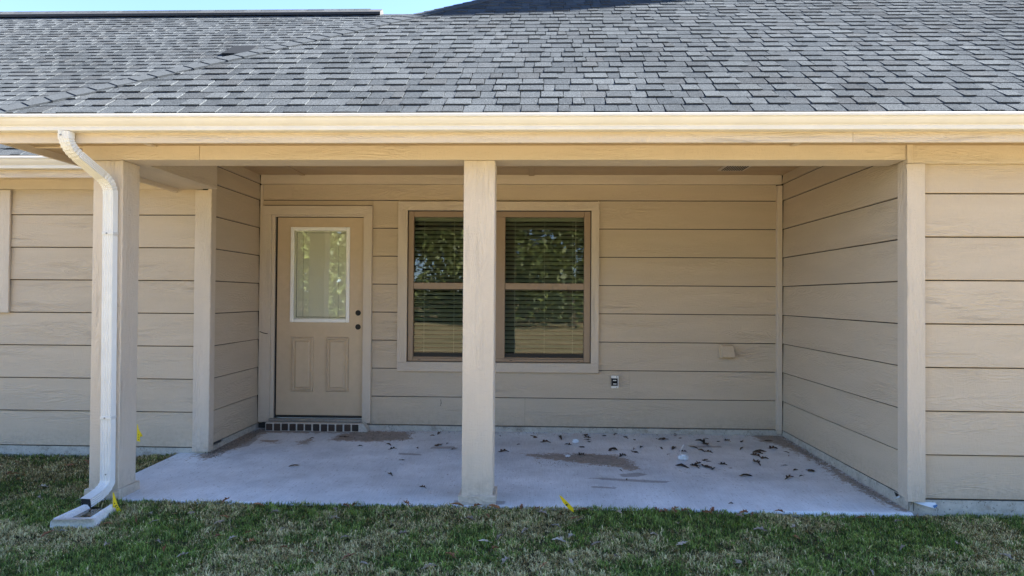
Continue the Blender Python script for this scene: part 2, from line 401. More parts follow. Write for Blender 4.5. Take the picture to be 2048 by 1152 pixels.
def slab():
    x0, x1, y0, y1 = -3.137, 2.497, 4.60, 7.10; dx = 0.018
    nx = int((x1 - x0) / dx) + 1; ny = int((y1 - y0) / dx) + 1
    X, Y = np.meshgrid(np.linspace(x0, x1, nx), np.linspace(y0, y1, ny))
    Zz = (Y - 4.6) * 0.028 / 2.4
    edge = np.minimum(Y - y0, X - x0); Zz = Zz - 0.006 * np.clip(1 - edge / 0.02, 0, 1) ** 2
    co = np.stack([X, Y, Zz], -1).reshape(-1, 3)
    i = np.arange(nx * ny).reshape(ny, nx)
    q = np.stack([i[:-1, :-1], i[:-1, 1:], i[1:, 1:], i[1:, :-1]], -1).reshape(-1, 4)
    # front and left edge skirts
    fr = co.reshape(ny, nx, 3)[0].copy(); fr[:, 2] = -0.12; lf = co.reshape(ny, nx, 3)[:, 0].copy(); lf[:, 2] = -0.12
    b = nx * ny; c = b + nx; co = np.concatenate([co, fr, lf])
    q1 = np.stack([b + np.arange(nx - 1), b + 1 + np.arange(nx - 1), i[0, 1:], i[0, :-1]], -1)
    q2 = np.stack([i[:-1, 0], i[1:, 0], c + 1 + np.arange(ny - 1), c + np.arange(ny - 1)], -1)
    me = bpy.data.meshes.new("patio"); me.from_pydata(co.tolist(), [], np.concatenate([q, q1, q2]).tolist())
    px, py = co[:, 0], co[:, 1]
    def field(polys, soft):
        s = np.zeros(len(co))
        for p in polys: s = np.maximum(s, np.clip(0.5 + poly_sd(px, py, p) / soft, 0, 1))
        return s
    for nm, pl, sf in (("soil", SOIL, 0.22), ("wet", WET, 0.09)):
        a = me.attributes.new(nm, 'FLOAT', 'POINT'); a.data.foreach_set("value", field(pl, sf).astype(np.float32))
    for p in me.polygons: p.use_smooth = True
    o = me_obj("patio", me, 'slab'); tag(o, "pale concrete patio slab under the porch roof", "patio", kind="structure")
slab()

# ------------------------------------------------------------------ walls
def wall_part(name, o, d, n, s0, s1, z0, z1, holes=()):
    """sheathing behind the boards; o origin (x,y), d along, n outward"""
    wq = []
    xs = sorted({s0, s1, *[h[0] for h in holes], *[h[1] for h in holes]}); zs = sorted({z0, z1, *[h[2] for h in holes], *[h[3] for h in holes]})
    v = []; f = []
    for a, b in zip(xs[:-1], xs[1:]):
        for c, e in zip(zs[:-1], zs[1:]):
            m = ((a + b) / 2, (c + e) / 2)
            if any(h[0] < m[0] < h[1] and h[2] < m[1] < h[3] for h in holes): continue
            k = len(v)
            for s, z in ((a, c), (b, c), (b, e), (a, e)):
                v.append((o[0] + d[0] * s - n[0] * 0.022, o[1] + d[1] * s - n[1] * 0.022, z + H))
            f.append((k, k + 1, k + 2, k + 3))
    return mesh(name, v, f, 'sheath', house, False, False)
def board(parent, o, d, n, s0, s1, z0, z1, proud=0.0, name="siding_board", mat='siding', lap=0.013):
    """one lap board: bottom edge proud, top edge tucked back"""
    g = 0.008; b = 0.003
    prof = [(proud - b, z0 + g), (proud, z0 + g + b), (proud - lap, z1), (-0.0215, z1), (-0.0215, z0 + g)]
    jit = random.uniform(-0.0012, 0.0012)
    v = []
    for s in (s0, s1):
        for k, (q, z) in enumerate(prof):
            qq = q + (jit if k < 3 else 0)
            v.append((o[0] + d[0] * s + n[0] * qq, o[1] + d[1] * s + n[1] * qq, z + H))
    m = len(prof)
    f = [(i, (i + 1) % m, m + (i + 1) % m, m + i) for i in range(m)] + [tuple(range(m)), tuple(range(m, 2 * m))[::-1]]
    me = bpy.data.meshes.new(name); me.from_pydata(v, [], f)
    bm = bmesh.new(); bm.from_mesh(me); bmesh.ops.recalc_face_normals(bm, faces=bm.faces); bm.to_mesh(me); bm.free()
    grain_uv(me, 0 if abs(d[0]) > 0.5 else 1)
    return me_obj(name, me, mat, parent)
def rows(): return [(ZTOP - (k + 1) * EXP, ZTOP - k * EXP) for k in range(8)]

# rear porch wall with door and window openings
DOOR = (-2.742, -1.775, -1.36, 0.845); WIN = (-1.335, 0.585, -0.685, 0.905)
wb = wall_part("wall", (0, DB), (1, 0), (0, -1), -2.95, 2.6, -1.40, 1.35, (DOOR, WIN))
o_, d_, n_ = (0, DB), (1, 0), (0, -1)
DT = (-2.842, -1.690); WT = (-1.420, 0.650)     # outer edges of casings
for z0, z1 in [(ZTOP, 1.164)] + rows():
    segs = []
    spans = [(-2.866, 2.446)]
    for (a, b, c, e) in ((DT[0], DT[1], -1.32, 0.937), (WT[0], WT[1], -0.765, 0.985)):
        ns = []
        for (p, q) in spans:
            if z1 > c + 0.03 and z0 < e - 0.03 and a < q and b > p:
                if a - p > 0.015: ns.append((p, a + 0.01))
                if q - b > 0.015: ns.append((b - 0.01, q))
            else: ns.append((p, q))
        spans = ns
    for (p, q) in spans:
        joints = []
        if q - p > 3: joints = [random.uniform(p + 1.0, q - 1.2)]
        if z0 > 0.9: joints = [-2.54]
        cuts = [p] + joints + [q]
        for a, b in zip(cuts[:-1], cuts[1:]):
            board(wb, o_, d_, n_, a + (0.0015 if a != p else 0), b, z0, z1)
board(wb, o_, d_, n_, DT[0] - 0.02, DT[1] + 0.0, 0.9385, ZTOP)
board(wb, o_, d_, n_, WT[0] - 0.0, WT[1] + 0.0, 0.9865, ZTOP, lap=0.004)
# strips left over above the door casing
box("trim_board", -2.866, 2.496, DB - 0.012, DB + 0.02, 1.166, 1.262, 'trim', wb, 0.002)
box("corner_trim", 2.444, 2.4935, DB - 0.040, DB + 0.02, ZBOT - 0.03, 1.150, 'trim', wb, 0.003)
box("corner_trim", -2.866, -2.844, DB - 0.020, DB + 0.02, ZBOT + 0.02, 1.150, 'trim', wb, 0.002)
# door casing
cz = -1.308
for x0, x1 in ((DT[0], DT[0] + 0.098), (DT[1] - 0.088, DT[1])):
    box("door_casing", x0, x1, DB - 0.026, DB + 0.02, cz, 0.8425, 'trim', wb, 0.003)
box("door_casing", DT[0], DT[1], DB - 0.026, DB + 0.02, 0.8425, 0.937, 'trim', wb, 0.003)
# window casing
box("window_casing", WT[0], -1.322, DB - 0.024, DB + 0.02, -0.670, 0.893, 'trim', wb, 0.003)
box("window_casing", 0.571, WT[1], DB - 0.024, DB + 0.02, -0.670, 0.893, 'trim', wb, 0.003)
box("window_casing", WT[0], WT[1], DB - 0.024, DB + 0.02, 0.893, 0.985, 'trim', wb, 0.003)
box("window_casing", WT[0], WT[1], DB - 0.024, DB + 0.02, -0.767, -0.670, 'trim', wb, 0.003)

# left porch side wall
wl_ = wall_part("wall", (XL, 0), (0, 1), (1, 0), DL, DB + 0.02, -1.40, 1.35)
for z0, z1 in [(ZTOP, 1.164), (1.164, 1.262)] + rows():
    board(wl_, (XL, 0), (0, 1), (1, 0), DL + 0.06, DB, z0, z1)
box("corner_trim", XL - 0.02, XL + 0.014, DL - 0.012, DL + 0.078, ZBOT - 0.045, 1.26, 'trim', wl_, 0.003)
# wing wall left of the porch
ww = wall_part("wall", (0, DL), (1, 0), (0, -1), -10, XL, -1.40, 1.2)
for z0, z1 in rows():
    z0b = z0 if z0 > ZBOT + 0.01 else ZBOT - 0.018
    if z0 < 0.93: board(ww, (0, DL), (1, 0), (0, -1), -10, -3.002, z0b, min(z1, 0.934))
box("corner_trim", -3.002, XL + 0.012, DL - 0.0145, DL + 0.02, ZBOT - 0.047, 0.928, 'trim', ww, 0.003)
box("trim_board", -10, -2.95, DL - 0.012, DL + 0.02, 0.934, 1.06, 'trim', ww, 0.002)
for a, b, c, e in ((-4.768, -4.672, -0.166, 0.928), (-6.00, -5.904, -0.166, 0.928), (-5.9035, -4.7685, 0.834, 0.928), (-5.9035, -4.7685, -0.166, -0.070)):
    box("window_casing", a, b, DL - 0.022, DL, c, e, 'trim', ww, 0.003)
sw = box("window", -5.9035, -4.7685, DL - 0.0035, DL - 0.0015, -0.0695, 0.8335, 'black', house)
for a, b, c, e in ((-5.903, -5.853, -0.069, 0.833), (-4.819, -4.769, -0.069, 0.833), (-5.8525, -4.8195, 0.783, 0.833), (-5.8525, -4.8195, -0.069, -0.019), (-5.8525, -4.8195, 0.36, 0.40)):
    box("frame", a, b, DL - 0.016, DL - 0.004, c, e, 'winframe', sw, 0.002)
mesh("pane", [(-5.853, DL - 0.008, -0.02 + H), (-4.819, DL - 0.008, -0.02 + H), (-4.819, DL - 0.008, 0.784 + H), (-5.853, DL - 0.008, 0.784 + H)], [(0, 1, 2, 3)], 'glass', sw)
# right porch side wall
wr = wall_part("wall", (XR, 0), (0, 1), (-1, 0), DF, DB + 0.02, -1.40, 1.35)
for z0, z1 in [(ZTOP, 1.164), (1.164, 1.262)] + rows():
    board(wr, (XR, 0), (0, 1), (-1, 0), DF + 0.115, DB - 0.012, z0, z1)
box("corner_trim", XR - 0.018, XR + 0.02, DF - 0.004, DF + 0.125, ZBOT + 0.004, 0.94, 'trim', wr, 0.003)
# front wall right of the porch
wf = wall_part("wall", (0, DF), (1, 0), (0, -1), XR, 9.5, -1.40, 1.2)
for k, (z0, z1) in enumerate(rows()):
    zz = 0.905 if k == 0 else z1
    j = 2.9 + (k * 1.37) % 4.2 if k in (2, 5) else None
    cuts = [2.574, j + 0.9, 9.5] if j else [2.574, 9.5]
    for a, b in zip(cuts[:-1], cuts[1:]): board(wf, (0, DF), (1, 0), (0, -1), a + 0.001, b, z0 + 0.004, zz + 0.004)
box("corner_trim", XR - 0.030, 2.584, DF - 0.022, DF + 0.02, ZBOT - 0.008, 0.908, 'trim', wf, 0.003)
box("trim_board", 2.502, 9.5, DF - 0.012, DF + 0.02, 0.910, 1.05, 'trim', wf, 0.002)
box("trim_board", 2.462, 2.500, DF - 0.030, DF + 0.02, 0.910, 1.05, 'trim', wf, 0.002)

# concrete foundation below the boards
def found(name, x0, x1, y0, y1, z0, z1):
    o = box(name, x0, x1, y0, y1, z0, z1, 'found', house); return o
found("foundation", -1.74, XR, DB - 0.020, DB + 0.1, -1.45, ZBOT)
found("foundation", XR + 0.004, 9.5, DF + 0.006, DF + 0.30, -1.60, ZBOT)
found("foundation", XR + 0.004, XR + 0.3, DF + 0.30, DB + 0.1, -1.60, ZBOT)
found("foundation", -10, XL - 0.03, DL + 0.010, DL + 0.3, -1.60, ZBOT - 0.02)
found("foundation", XL - 0.3, XL - 0.006, DL + 0.3, DB + 0.1, -1.60, ZBOT)
found("foundation", XL - 0.03, XL - 0.004, DL + 0.010, DL + 0.3, -1.60, ZBOT - 0.02)

# ------------------------------------------------------------------ columns, beams, ceiling, soffits
def column(x0, x1):
    c = box("column", x0, x1, DF, DF + 0.205, -1.405, 0.934, 'trim', house, 0.004)
    # collar of four boards round the foot
    zt = -1.341; t = 0.020
    box("base_board", x0 - t, x1 + t, DF - t, DF - 0.0005, -1.420, zt, 'trim', c, 0.003)
    box("base_board", x0 - t, x1 + t, DF + 0.2055, DF + 0.205 + t, -1.420, zt, 'trim', c, 0.003)
    box("base_board", x0 - t, x0 - 0.0005, DF + 0.0005, DF + 0.205, -1.420, zt, 'trim', c, 0.003)
    box("base_board", x1 + 0.0005, x1 + t, DF + 0.0005, DF + 0.205, -1.420, zt, 'trim', c, 0.003)
column(-0.492, -0.280); column(-3.077, -2.868)
bm_ = box("beam", -3.10, 2.465, DF + 0.006, DF + 0.215, 0.9365, 1.27, 'trim', house)
box("beam_board", -3.147, -2.3225, DF - 0.016, DF + 0.005, 0.9345, 1.05, 'trim', bm_, 0.002)
box("beam_board", -2.3195, 2.461, DF - 0.016, DF + 0.005, 0.9345, 1.05, 'trim', bm_, 0.002)
# side beam on the left between column and wing
sb = box("beam", -3.15, -2.805, DF + 0.216, DL - 0.016, 0.9365, 1.27, 'trim', house, 0.003)
box("trim_board", -3.185, -3.152, DF + 0.10, DL - 0.016, 0.905, 1.03, 'trim', sb, 0.002)
cl = box("ceiling", -2.95, 2.6, DF + 0.10, DB + 0.1, 1.2625, 1.30, 'ceilpaint', house)
box("batten", -0.072, -0.016, DF + 0.22, DB - 0.001, 1.249, 1.262, 'ceilpaint', cl, 0.002)
box("batten", -2.45, -2.40, DF + 0.22, DB - 0.001, 1.253, 1.262, 'ceilpaint', cl, 0.002)
box("batten", -2.80, 2.49, DB - 0.40, DB - 0.37, 1.2605, 1.262, 'ceilpaint', cl)
# ceiling vent
cv = box("ceiling_vent", 1.775, 2.035, 6.30, 6.745, 1.252, 1.2615, 'trim', house, 0.003)
for i in range(9):
    x = 1.805 + i * 0.0235
    box("louvre_slot", x, x + 0.013, 6.335, 6.71, 1.2505, 1.2518, 'black', cv)

def eave(x0, x1, yo, seamx=None):
    """fascia, soffit and gutter of a horizontal eave; yo = offset from the front eave"""
    yf = 4.33 + yo
    cuts = [x0] + ([seamx] if seamx else []) + [x1]
    for a, b in zip(cuts[:-1], cuts[1:]):
        box("fascia", a + 0.0008, b - 0.0008, yf, yf + 0.022, 0.985, 1.165, 'trim', house, 0.002)
    s = box("soffit", x0 + 0.02, x1, yf + 0.0225, DF + yo + 0.01, 1.031, 1.045, 'ceilpaint', house)
    yb = yf - 0.0005; zb = 1.050
    prof = [(0, 0), (-0.058, 0), (-0.064, 0.004), (-0.066, 0.021), (-0.063, 0.025), (-0.067, 0.031), (-0.078, 0.040), (-0.090, 0.056), (-0.098, 0.071),
            (-0.103, 0.076), (-0.109, 0.078), (-0.110, 0.094), (-0.106, 0.097), (-0.098, 0.096), (-0.098, 0.084), (-0.060, 0.034), (-0.056, 0.006), (-0.004, 0.006), (-0.004, 0.10), (0, 0.10)]
    extrude_x("gutter", [(yb + a, zb + b) for a, b in prof], x0 - 0.03, x1, 'gutter', house)
    return s
sf = eave(-3.52, 9.5, 0.0, 1.982)
box("batten", -2.66, -2.62, 4.355, DF - 0.017, 1.022, 1.0305, 'trim', sf, 0.002)
box("batten", 1.70, 1.74, 4.355, DF - 0.017, 1.024, 1.0305, 'trim', sf, 0.002)
eave(-11, -3.535, DL - DF)
# side eave on the left end of the porch roof
box("fascia", -3.52, -3.498, 4.353, DL - 0.30, 0.985, 1.165, 'trim', house, 0.002)
box("soffit", -3.4975, -3.14, DF + 0.012, DL - 0.016, 1.033, 1.047, 'ceilpaint', house)
box("trim_board", -3.4975, -3.15, DF - 0.010, DF + 0.011, 1.018, 1.0305, 'trim', house, 0.002)

# ------------------------------------------------------------------ roofs
Y0, ZR0 = 4.262, 1.158                                  # eave edge of the shingle surface
def rp(x, t, h, yo=0.0):
    """point on a front-facing roof plane: t metres up the slope, h above the surface"""
    return Vector((x, Y0 + yo + t * math.cos(TH) - h * math.sin(TH), ZR0 + H + t * math.sin(TH) + h * math.cos(TH)))
HX0, HK = -3.60, 0.955
def hip_x(t): return HX0 + HK * t * math.cos(TH)
TR = 6.2                                                # slope length to the upper ridge
deckA = [(hip_x(-0.02), *rp(0, -0.02, -0.012)[1:]), (9.5, *rp(0, -0.02, -0.012)[1:]), (9.5, *rp(0, TR, -0.012)[1:]), (hip_x(TR), *rp(0, TR, -0.012)[1:])]
yb2 = deckA[3][1]; zb2 = deckA[3][2]
yk = 2 * yb2 - deckA[0][1]
vv = deckA + [(9.5, yk, deckA[0][2]), (HX0, yk, deckA[0][2])]
roofA = mesh("roof", vv, [(0, 1, 2, 3), (3, 2, 4, 5), (0, 3, 5)], 'shingle', house)
TB = 5.72; yoB = DL - DF
def valley_x(t): return min(-3.58 + 0.955 * t * math.cos(TH), -1.0)
TV = 2.58 / (0.955 * math.cos(TH))
deckB = [(-12, *rp(0, -0.02, -0.012, yoB)[1:]), (-3.60, *rp(0, -0.02, -0.012, yoB)[1:]), (-1.0, *rp(0, TV, -0.012, yoB)[1:]), (-1.0, *rp(0, TB, -0.012, yoB)[1:]), (-12, *rp(0, TB, -0.012, yoB)[1:])]
vv = deckB + [(-1.0, deckB[4][1] + 6, 1.1 + H), (-12, deckB[4][1] + 6, 1.1 + H)]
roofB = mesh("roof", vv, [(0, 1, 2, 3, 4), (4, 3, 5, 6)], 'shingle', house)

WID = [0.075, 0.085, 0.10, 0.115, 0.13, 0.15, 0.165, 0.185]
EX = 0.148
def piece_local(wd, hgt, skew=0.0):
    # local: x along eave, y up slope, z out of roof
    e = EX + 0.012
    return [(0, 0, -0.002), (wd, 0, -0.002), (wd - skew, e, -0.002), (skew, e, -0.002), (0.0, 0, hgt), (wd, 0, hgt), (wd - skew, e, 0.0015), (skew, e, 0.0015)]
PF = [(4, 5, 6, 7), (0, 1, 5, 4), (1, 2, 6, 5), (3, 0, 4, 7)]
PM = {}
for wd in WID:
    for hk, hgt in ((0, 0.0055), (1, 0.0115)):
        me = bpy.data.meshes.new("shingle"); me.from_pydata(piece_local(wd, hgt, 0.004 if hk else 0.0), [], PF); me.materials.append(M['shingle']); PM[(wd, hk)] = me
ROT = Matrix.Rotation(TH, 4, 'X')
def shingles(roof, yo, x0f, x1, T, n_ind, xvis):
    V = []; F = []; cnt = 0; k = 0
    while k * EX < T:
        t = k * EX; x = x0f(t) if callable(x0f) else x0f
        x += -random.uniform(0, 0.15); hk = random.random() < 0.5; prev = None
        dt = random.uniform(-0.003, 0.003)
        while x < (x1(t) if callable(x1) else x1):
            wd = random.choice(WID); hk = not hk if random.random() < 0.9 else hk; h = int(hk)
            xl = x0f(t) if callable(x0f) else x0f
            inside = x >= (x0f(t + EX) if callable(x0f) else x0f)
            tt = t + dt + random.uniform(-0.0025, 0.0025)
            if x + wd > xl:
                if cnt < n_ind and inside and xvis[0] < x < xvis[1]:
                    o = bpy.data.objects.new("shingle", PM[(wd, h)]); C.objects.link(o)
                    o.parent = roof; o.matrix_parent_inverse = Matrix.Identity(4)
                    o.matrix_basis = Matrix.Translation(rp(x, tt, 0, yo)) @ ROT
                    cnt += 1
                else:
                    b = len(V)
                    for (a, c, z) in piece_local(wd, 0.0115 if h else 0.0055, 0.004 if h else 0.0):
                        xx = x + a
                        if callable(x0f): xx = max(xx, x0f(t + c) - 0.0)
                        V.append(tuple(rp(xx, tt + c, z, yo)))
                    F += [tuple(b + i for i in f) for f in PF]
            x += wd + random.choice((0.0015, 0.003, 0.005))
        k += 1
    me = bpy.data.meshes.new("shingle_field"); me.from_pydata(V, [], F)
    o = me_obj("shingle_field", me, 'shingle', roof); o["kind"] = "stuff"; return o
shingles(roofA, 0.0, hip_x, 9.4, TR - 0.15, 300, (-3.7, 3.9))
shingles(roofB, yoB, -11.8, lambda t: valley_x(t) - 0.22, TB - 0.12, 0, (0, 0))
# hip caps
def hip_caps():
    hd = (Vector((hip_x(1.0), *rp(0, 1.0, 0)[1:])) - Vector((hip_x(0.0), *rp(0, 0.0, 0)[1:])))
    ln = hd.length; hd.normalize()
    nA = Vector((0, -math.sin(TH), math.cos(TH))); nC = Vector((-0.555 * 1.0, 0, 0.83)).normalized()
    pA = nA.cross(hd); pA = pA if pA.x > 0 else -pA
    pC = hd.cross(Vector((-math.sin(TH), 0, math.cos(TH)))); pC = pC if pC.x < 0 else -pC
    upv = (nA + nC).normalized()
    base = Vector((hip_x(0.0), *rp(0, 0.0, 0)[1:]))
    s = -0.02; 
    while s < TR * ln - 0.1:
        wA = 0.150 + random.uniform(-0.006, 0.006); wC = 0.135; e = 0.155; hb = 0.013; ht = 0.009
        a = base + hd * s; b = base + hd * (s + e); sk = random.uniform(-0.006, 0.006)
        v = [a + pA * wA + nA * (hb + 0.006) + hd * sk, a + upv * (hb + 0.001), a + pC * wC + nC * hb * 0.8, b + pA * wA + nA * (ht + 0.005), b + upv * ht, b + pC * wC + nC * ht * 0.7,
             a + pA * wA - nA * 0.002 + hd * sk, a - upv * 0.004, a + pC * wC - nC * 0.002, b + pA * wA - nA * 0.002]
        f = [(0, 3, 4, 1), (1, 4, 5, 2), (6, 0, 1, 7), (7, 1, 2, 8), (6, 9, 3, 0)]
        mesh("hip_cap", v, f, 'hipcap', roofA, False, False)
        s += 0.142
hip_caps()
# ridge vent on the wing roof
zt = rp(0, TB, 0, yoB); rv = 0.0
vv = []
for x in (-12.0, -2.36):
    for (dy, dz) in ((-0.17, -0.095), (-0.17, -0.055), (0.0, 0.050), (0.17, -0.055), (0.17, -0.095)): vv.append((x, zt.y + dy, zt.z + dz + 0.012))
mesh("ridge_vent", vv, [(0, 5, 6, 1), (1, 6, 7, 2), (2, 7, 8, 3), (3, 8, 9, 4), (0, 1, 2, 3, 4), (5, 9, 8, 7, 6)], 'ridgevent', roofB)
for i in range(40):
    x = -11.9 + i * 0.24
    if x < -2.55: mesh("ridge_cap", [(x, zt.y - 0.15, zt.z - 0.033), (x + 0.232, zt.y - 0.15, zt.z - 0.033), (x + 0.232, zt.y, zt.z + 0.072), (x, zt.y, zt.z + 0.072), (x + 0.232, zt.y + 0.15, zt.z - 0.033), (x, zt.y + 0.15, zt.z - 0.033)], [(0, 1, 2, 3), (3, 2, 4, 5)], 'shingle', roofB, False, False)
# low dark vent box on the wing roof beside the hip
def roof_vent():
    cx, t = -3.71, 3.21
    pts = []
    for (dx, dt) in ((-0.17, 0.0), (0.17, 0.0), (0.17, 0.43), (-0.17, 0.43)):
        pts.append((dx, dt))
    v = [rp(cx + a, t + b, -0.01, yoB) for a, b in pts] + [rp(cx + a * 0.9, t + b * 0.92 + 0.012, 0.034 if b == 0 else 0.030, yoB) for a, b in pts]
    mesh("roof_vent", v, BF, 'slate', house)
roof_vent()
# unseen block added above the frame, its outline shaped to shade the porch roof
def roof_shadow_caster():
    yE = 9.75; k = SUN
    def up_(x, y, z):
        t = (yE - y) / k.y; return (x + k.x * t, z + k.z * t)
    p1 = up_(-1.27, 6.62, 2.73); pm = up_(0.25, 6.82, 2.87); p2 = up_(1.98, 7.36, 3.22)
    prof = [(p1[0] - 0.02, 3.0), p1, pm, p2, (p2[0] + 1.2, p2[1] - 0.55), (p2[0] + 1.2, 3.0)]
    n = len(prof)
    v = [(x, yE, z + H) for x, z in prof] + [(x, yE + 3.5, z + H) for x, z in prof]
    f = [tuple(range(n)), tuple(range(n, 2 * n))[::-1]] + [(i, n + i, n + (i + 1) % n, (i + 1) % n) for i in range(n)]
    mesh("roof_shadow_caster", v, f, 'siding', house)
roof_shadow_caster()

# ------------------------------------------------------------------ downspout
def downspout():
    wd, dp = 0.072, 0.056
    def ring(c, tan, side, w_, d_, ribs=True):
        # corrugated rectangular section; side = direction of width
        tan = tan.normalized(); side = (side - tan * side.dot(tan)).normalized(); fr = side.cross(tan)
        pts = []
        n = 9
        for i in range(n):
            u = -0.5 + i / (n - 1); r = 0.0055 if (ribs and i % 2 == 1 and 0 < i < n - 1) else 0.0
            pts.append(c + side * (u * w_) + fr * (d_ / 2 - r))
        for i in range(1, 8):
            u = 0.5 - i / 8; r = 0.004 if i % 2 else 0
            pts.append(c + side * (w_ / 2 - r) + fr * (u * d_))
        for i in range(n):
            u = 0.5 - i / (n - 1); pts.append(c + side * (u * w_) - fr * (d_ / 2))
        for i in range(1, 8):
            u = -0.5 + i / 8; r = 0.004 if i % 2 else 0
            pts.append(c - side * (w_ / 2 - r) + fr * (u * d_))
        return pts
    root = None
    def tube(name, path, parent, pinch=None, sc=1.0):
        V = []; F = []; m = None
        P = [Vector(p) for p in path]
        for i, p in enumerate(P):
            tn = (P[min(i + 1, len(P) - 1)] - P[max(i - 1, 0)])
            s = 1.0 - (pinch[i] if pinch else 0)
            sd_ = Vector((1, 0, 0)) if abs(tn.normalized().x) < 0.9 else Vector((0, 0, 1))
            rg = ring(p, -tn, SIDE, wd * s * sc, dp * s * sc)
            m = len(rg); V += rg
        for j in range(len(P) - 1):
            for i in range(m): F.append((j * m + i, j * m + (i + 1) % m, (j + 1) * m + (i + 1) % m, (j + 1) * m + i))
        return mesh(name, V, F, 'downspout', parent)
    SIDE = Vector((1, 0, 0))
    yw = DF - 0.010 - dp / 2
    top = Vector((-3.028, 4.285, 1.052 + H)); b1 = Vector((-3.030, 4.287, 0.955 + H)); b2 = Vector((-2.930, yw, 0.765 + H)); bot = Vector((-2.920, yw, -1.275 + H))
    def bez(a, c, b, n): return [a * (1 - t) ** 2 + c * 2 * t * (1 - t) + b * t * t for t in [i / n for i in range(n + 1)]]
    d12 = (b2 - b1).normalized()
    e1 = bez(Vector((b1.x, b1.y, b1.z + 0.07)), b1, b1 + d12 * 0.10, 14); pin1 = [0.11 if (i % 2 and 1 < i < 14) else 0 for i in range(15)]
    e2 = bez(b2 - d12 * 0.09, b2, Vector((b2.x, b2.y, b2.z - 0.075)), 14)
    dsp = tube("downspout", [e2[-1] - Vector((0, 0, -0.012)), (bot + Vector((0, 0, 0.0)))], house)
    tube("elbow", [top] + e1, dsp, [0] + pin1, 1.01)
    tube("offset_pipe", [e1[-1], e2[0]], dsp, None, 0.985)
    tube("elbow", e2, dsp, [0.10 if (i % 2 and i < 13) else 0 for i in range(15)], 1.03)
    # kick-out at the foot
    k0 = bot + Vector((0, 0, 0.004)); k1 = bot + Vector((0, -0.005, -0.06)); k2 = Vector((-2.938, 4.400, -1.366 + H))
    tube("elbow", bez(k0, k1, k2, 12), dsp, [0.07 if (i % 2 and 1 < i < 8) else 0 for i in range(13)], 1.035)
    dirn = (k2 - k1).normalized()
    c = k2 + dirn * 0.001
    rg = ring(c, -dirn, SIDE, wd * 0.97, dp * 0.95, False)
    mesh("spout_opening", rg, [tuple(range(len(rg)))], 'black', dsp)
    # straps with screws
    for z in (0.420, -0.842):
        hw, hd = wd / 2 + 0.003, dp / 2 + 0.003
        cx = -2.928 if z > 0 else -2.923
        st = box("strap", cx - hw, cx + hw, yw - hd, yw + hd, z - 0.010, z + 0.010, 'downspout', dsp, 0.002)
        cyl("screw", (cx - 0.005, yw - hd - 0.001, z + H), (0, 1, 0), 0.006, 0.004, 'screw', dsp, 10)
    cyl("screw", (-3.045, 4.285 - dp / 2 - 0.002, 1.022 + H), (0, 1, 0), 0.006, 0.004, 'screw', dsp, 10)
    cyl("screw", (-2.915, yw - dp / 2 - 0.003, -1.225 + H), (0, 1, 0), 0.005, 0.004, 'screw', dsp, 10)
downspout()

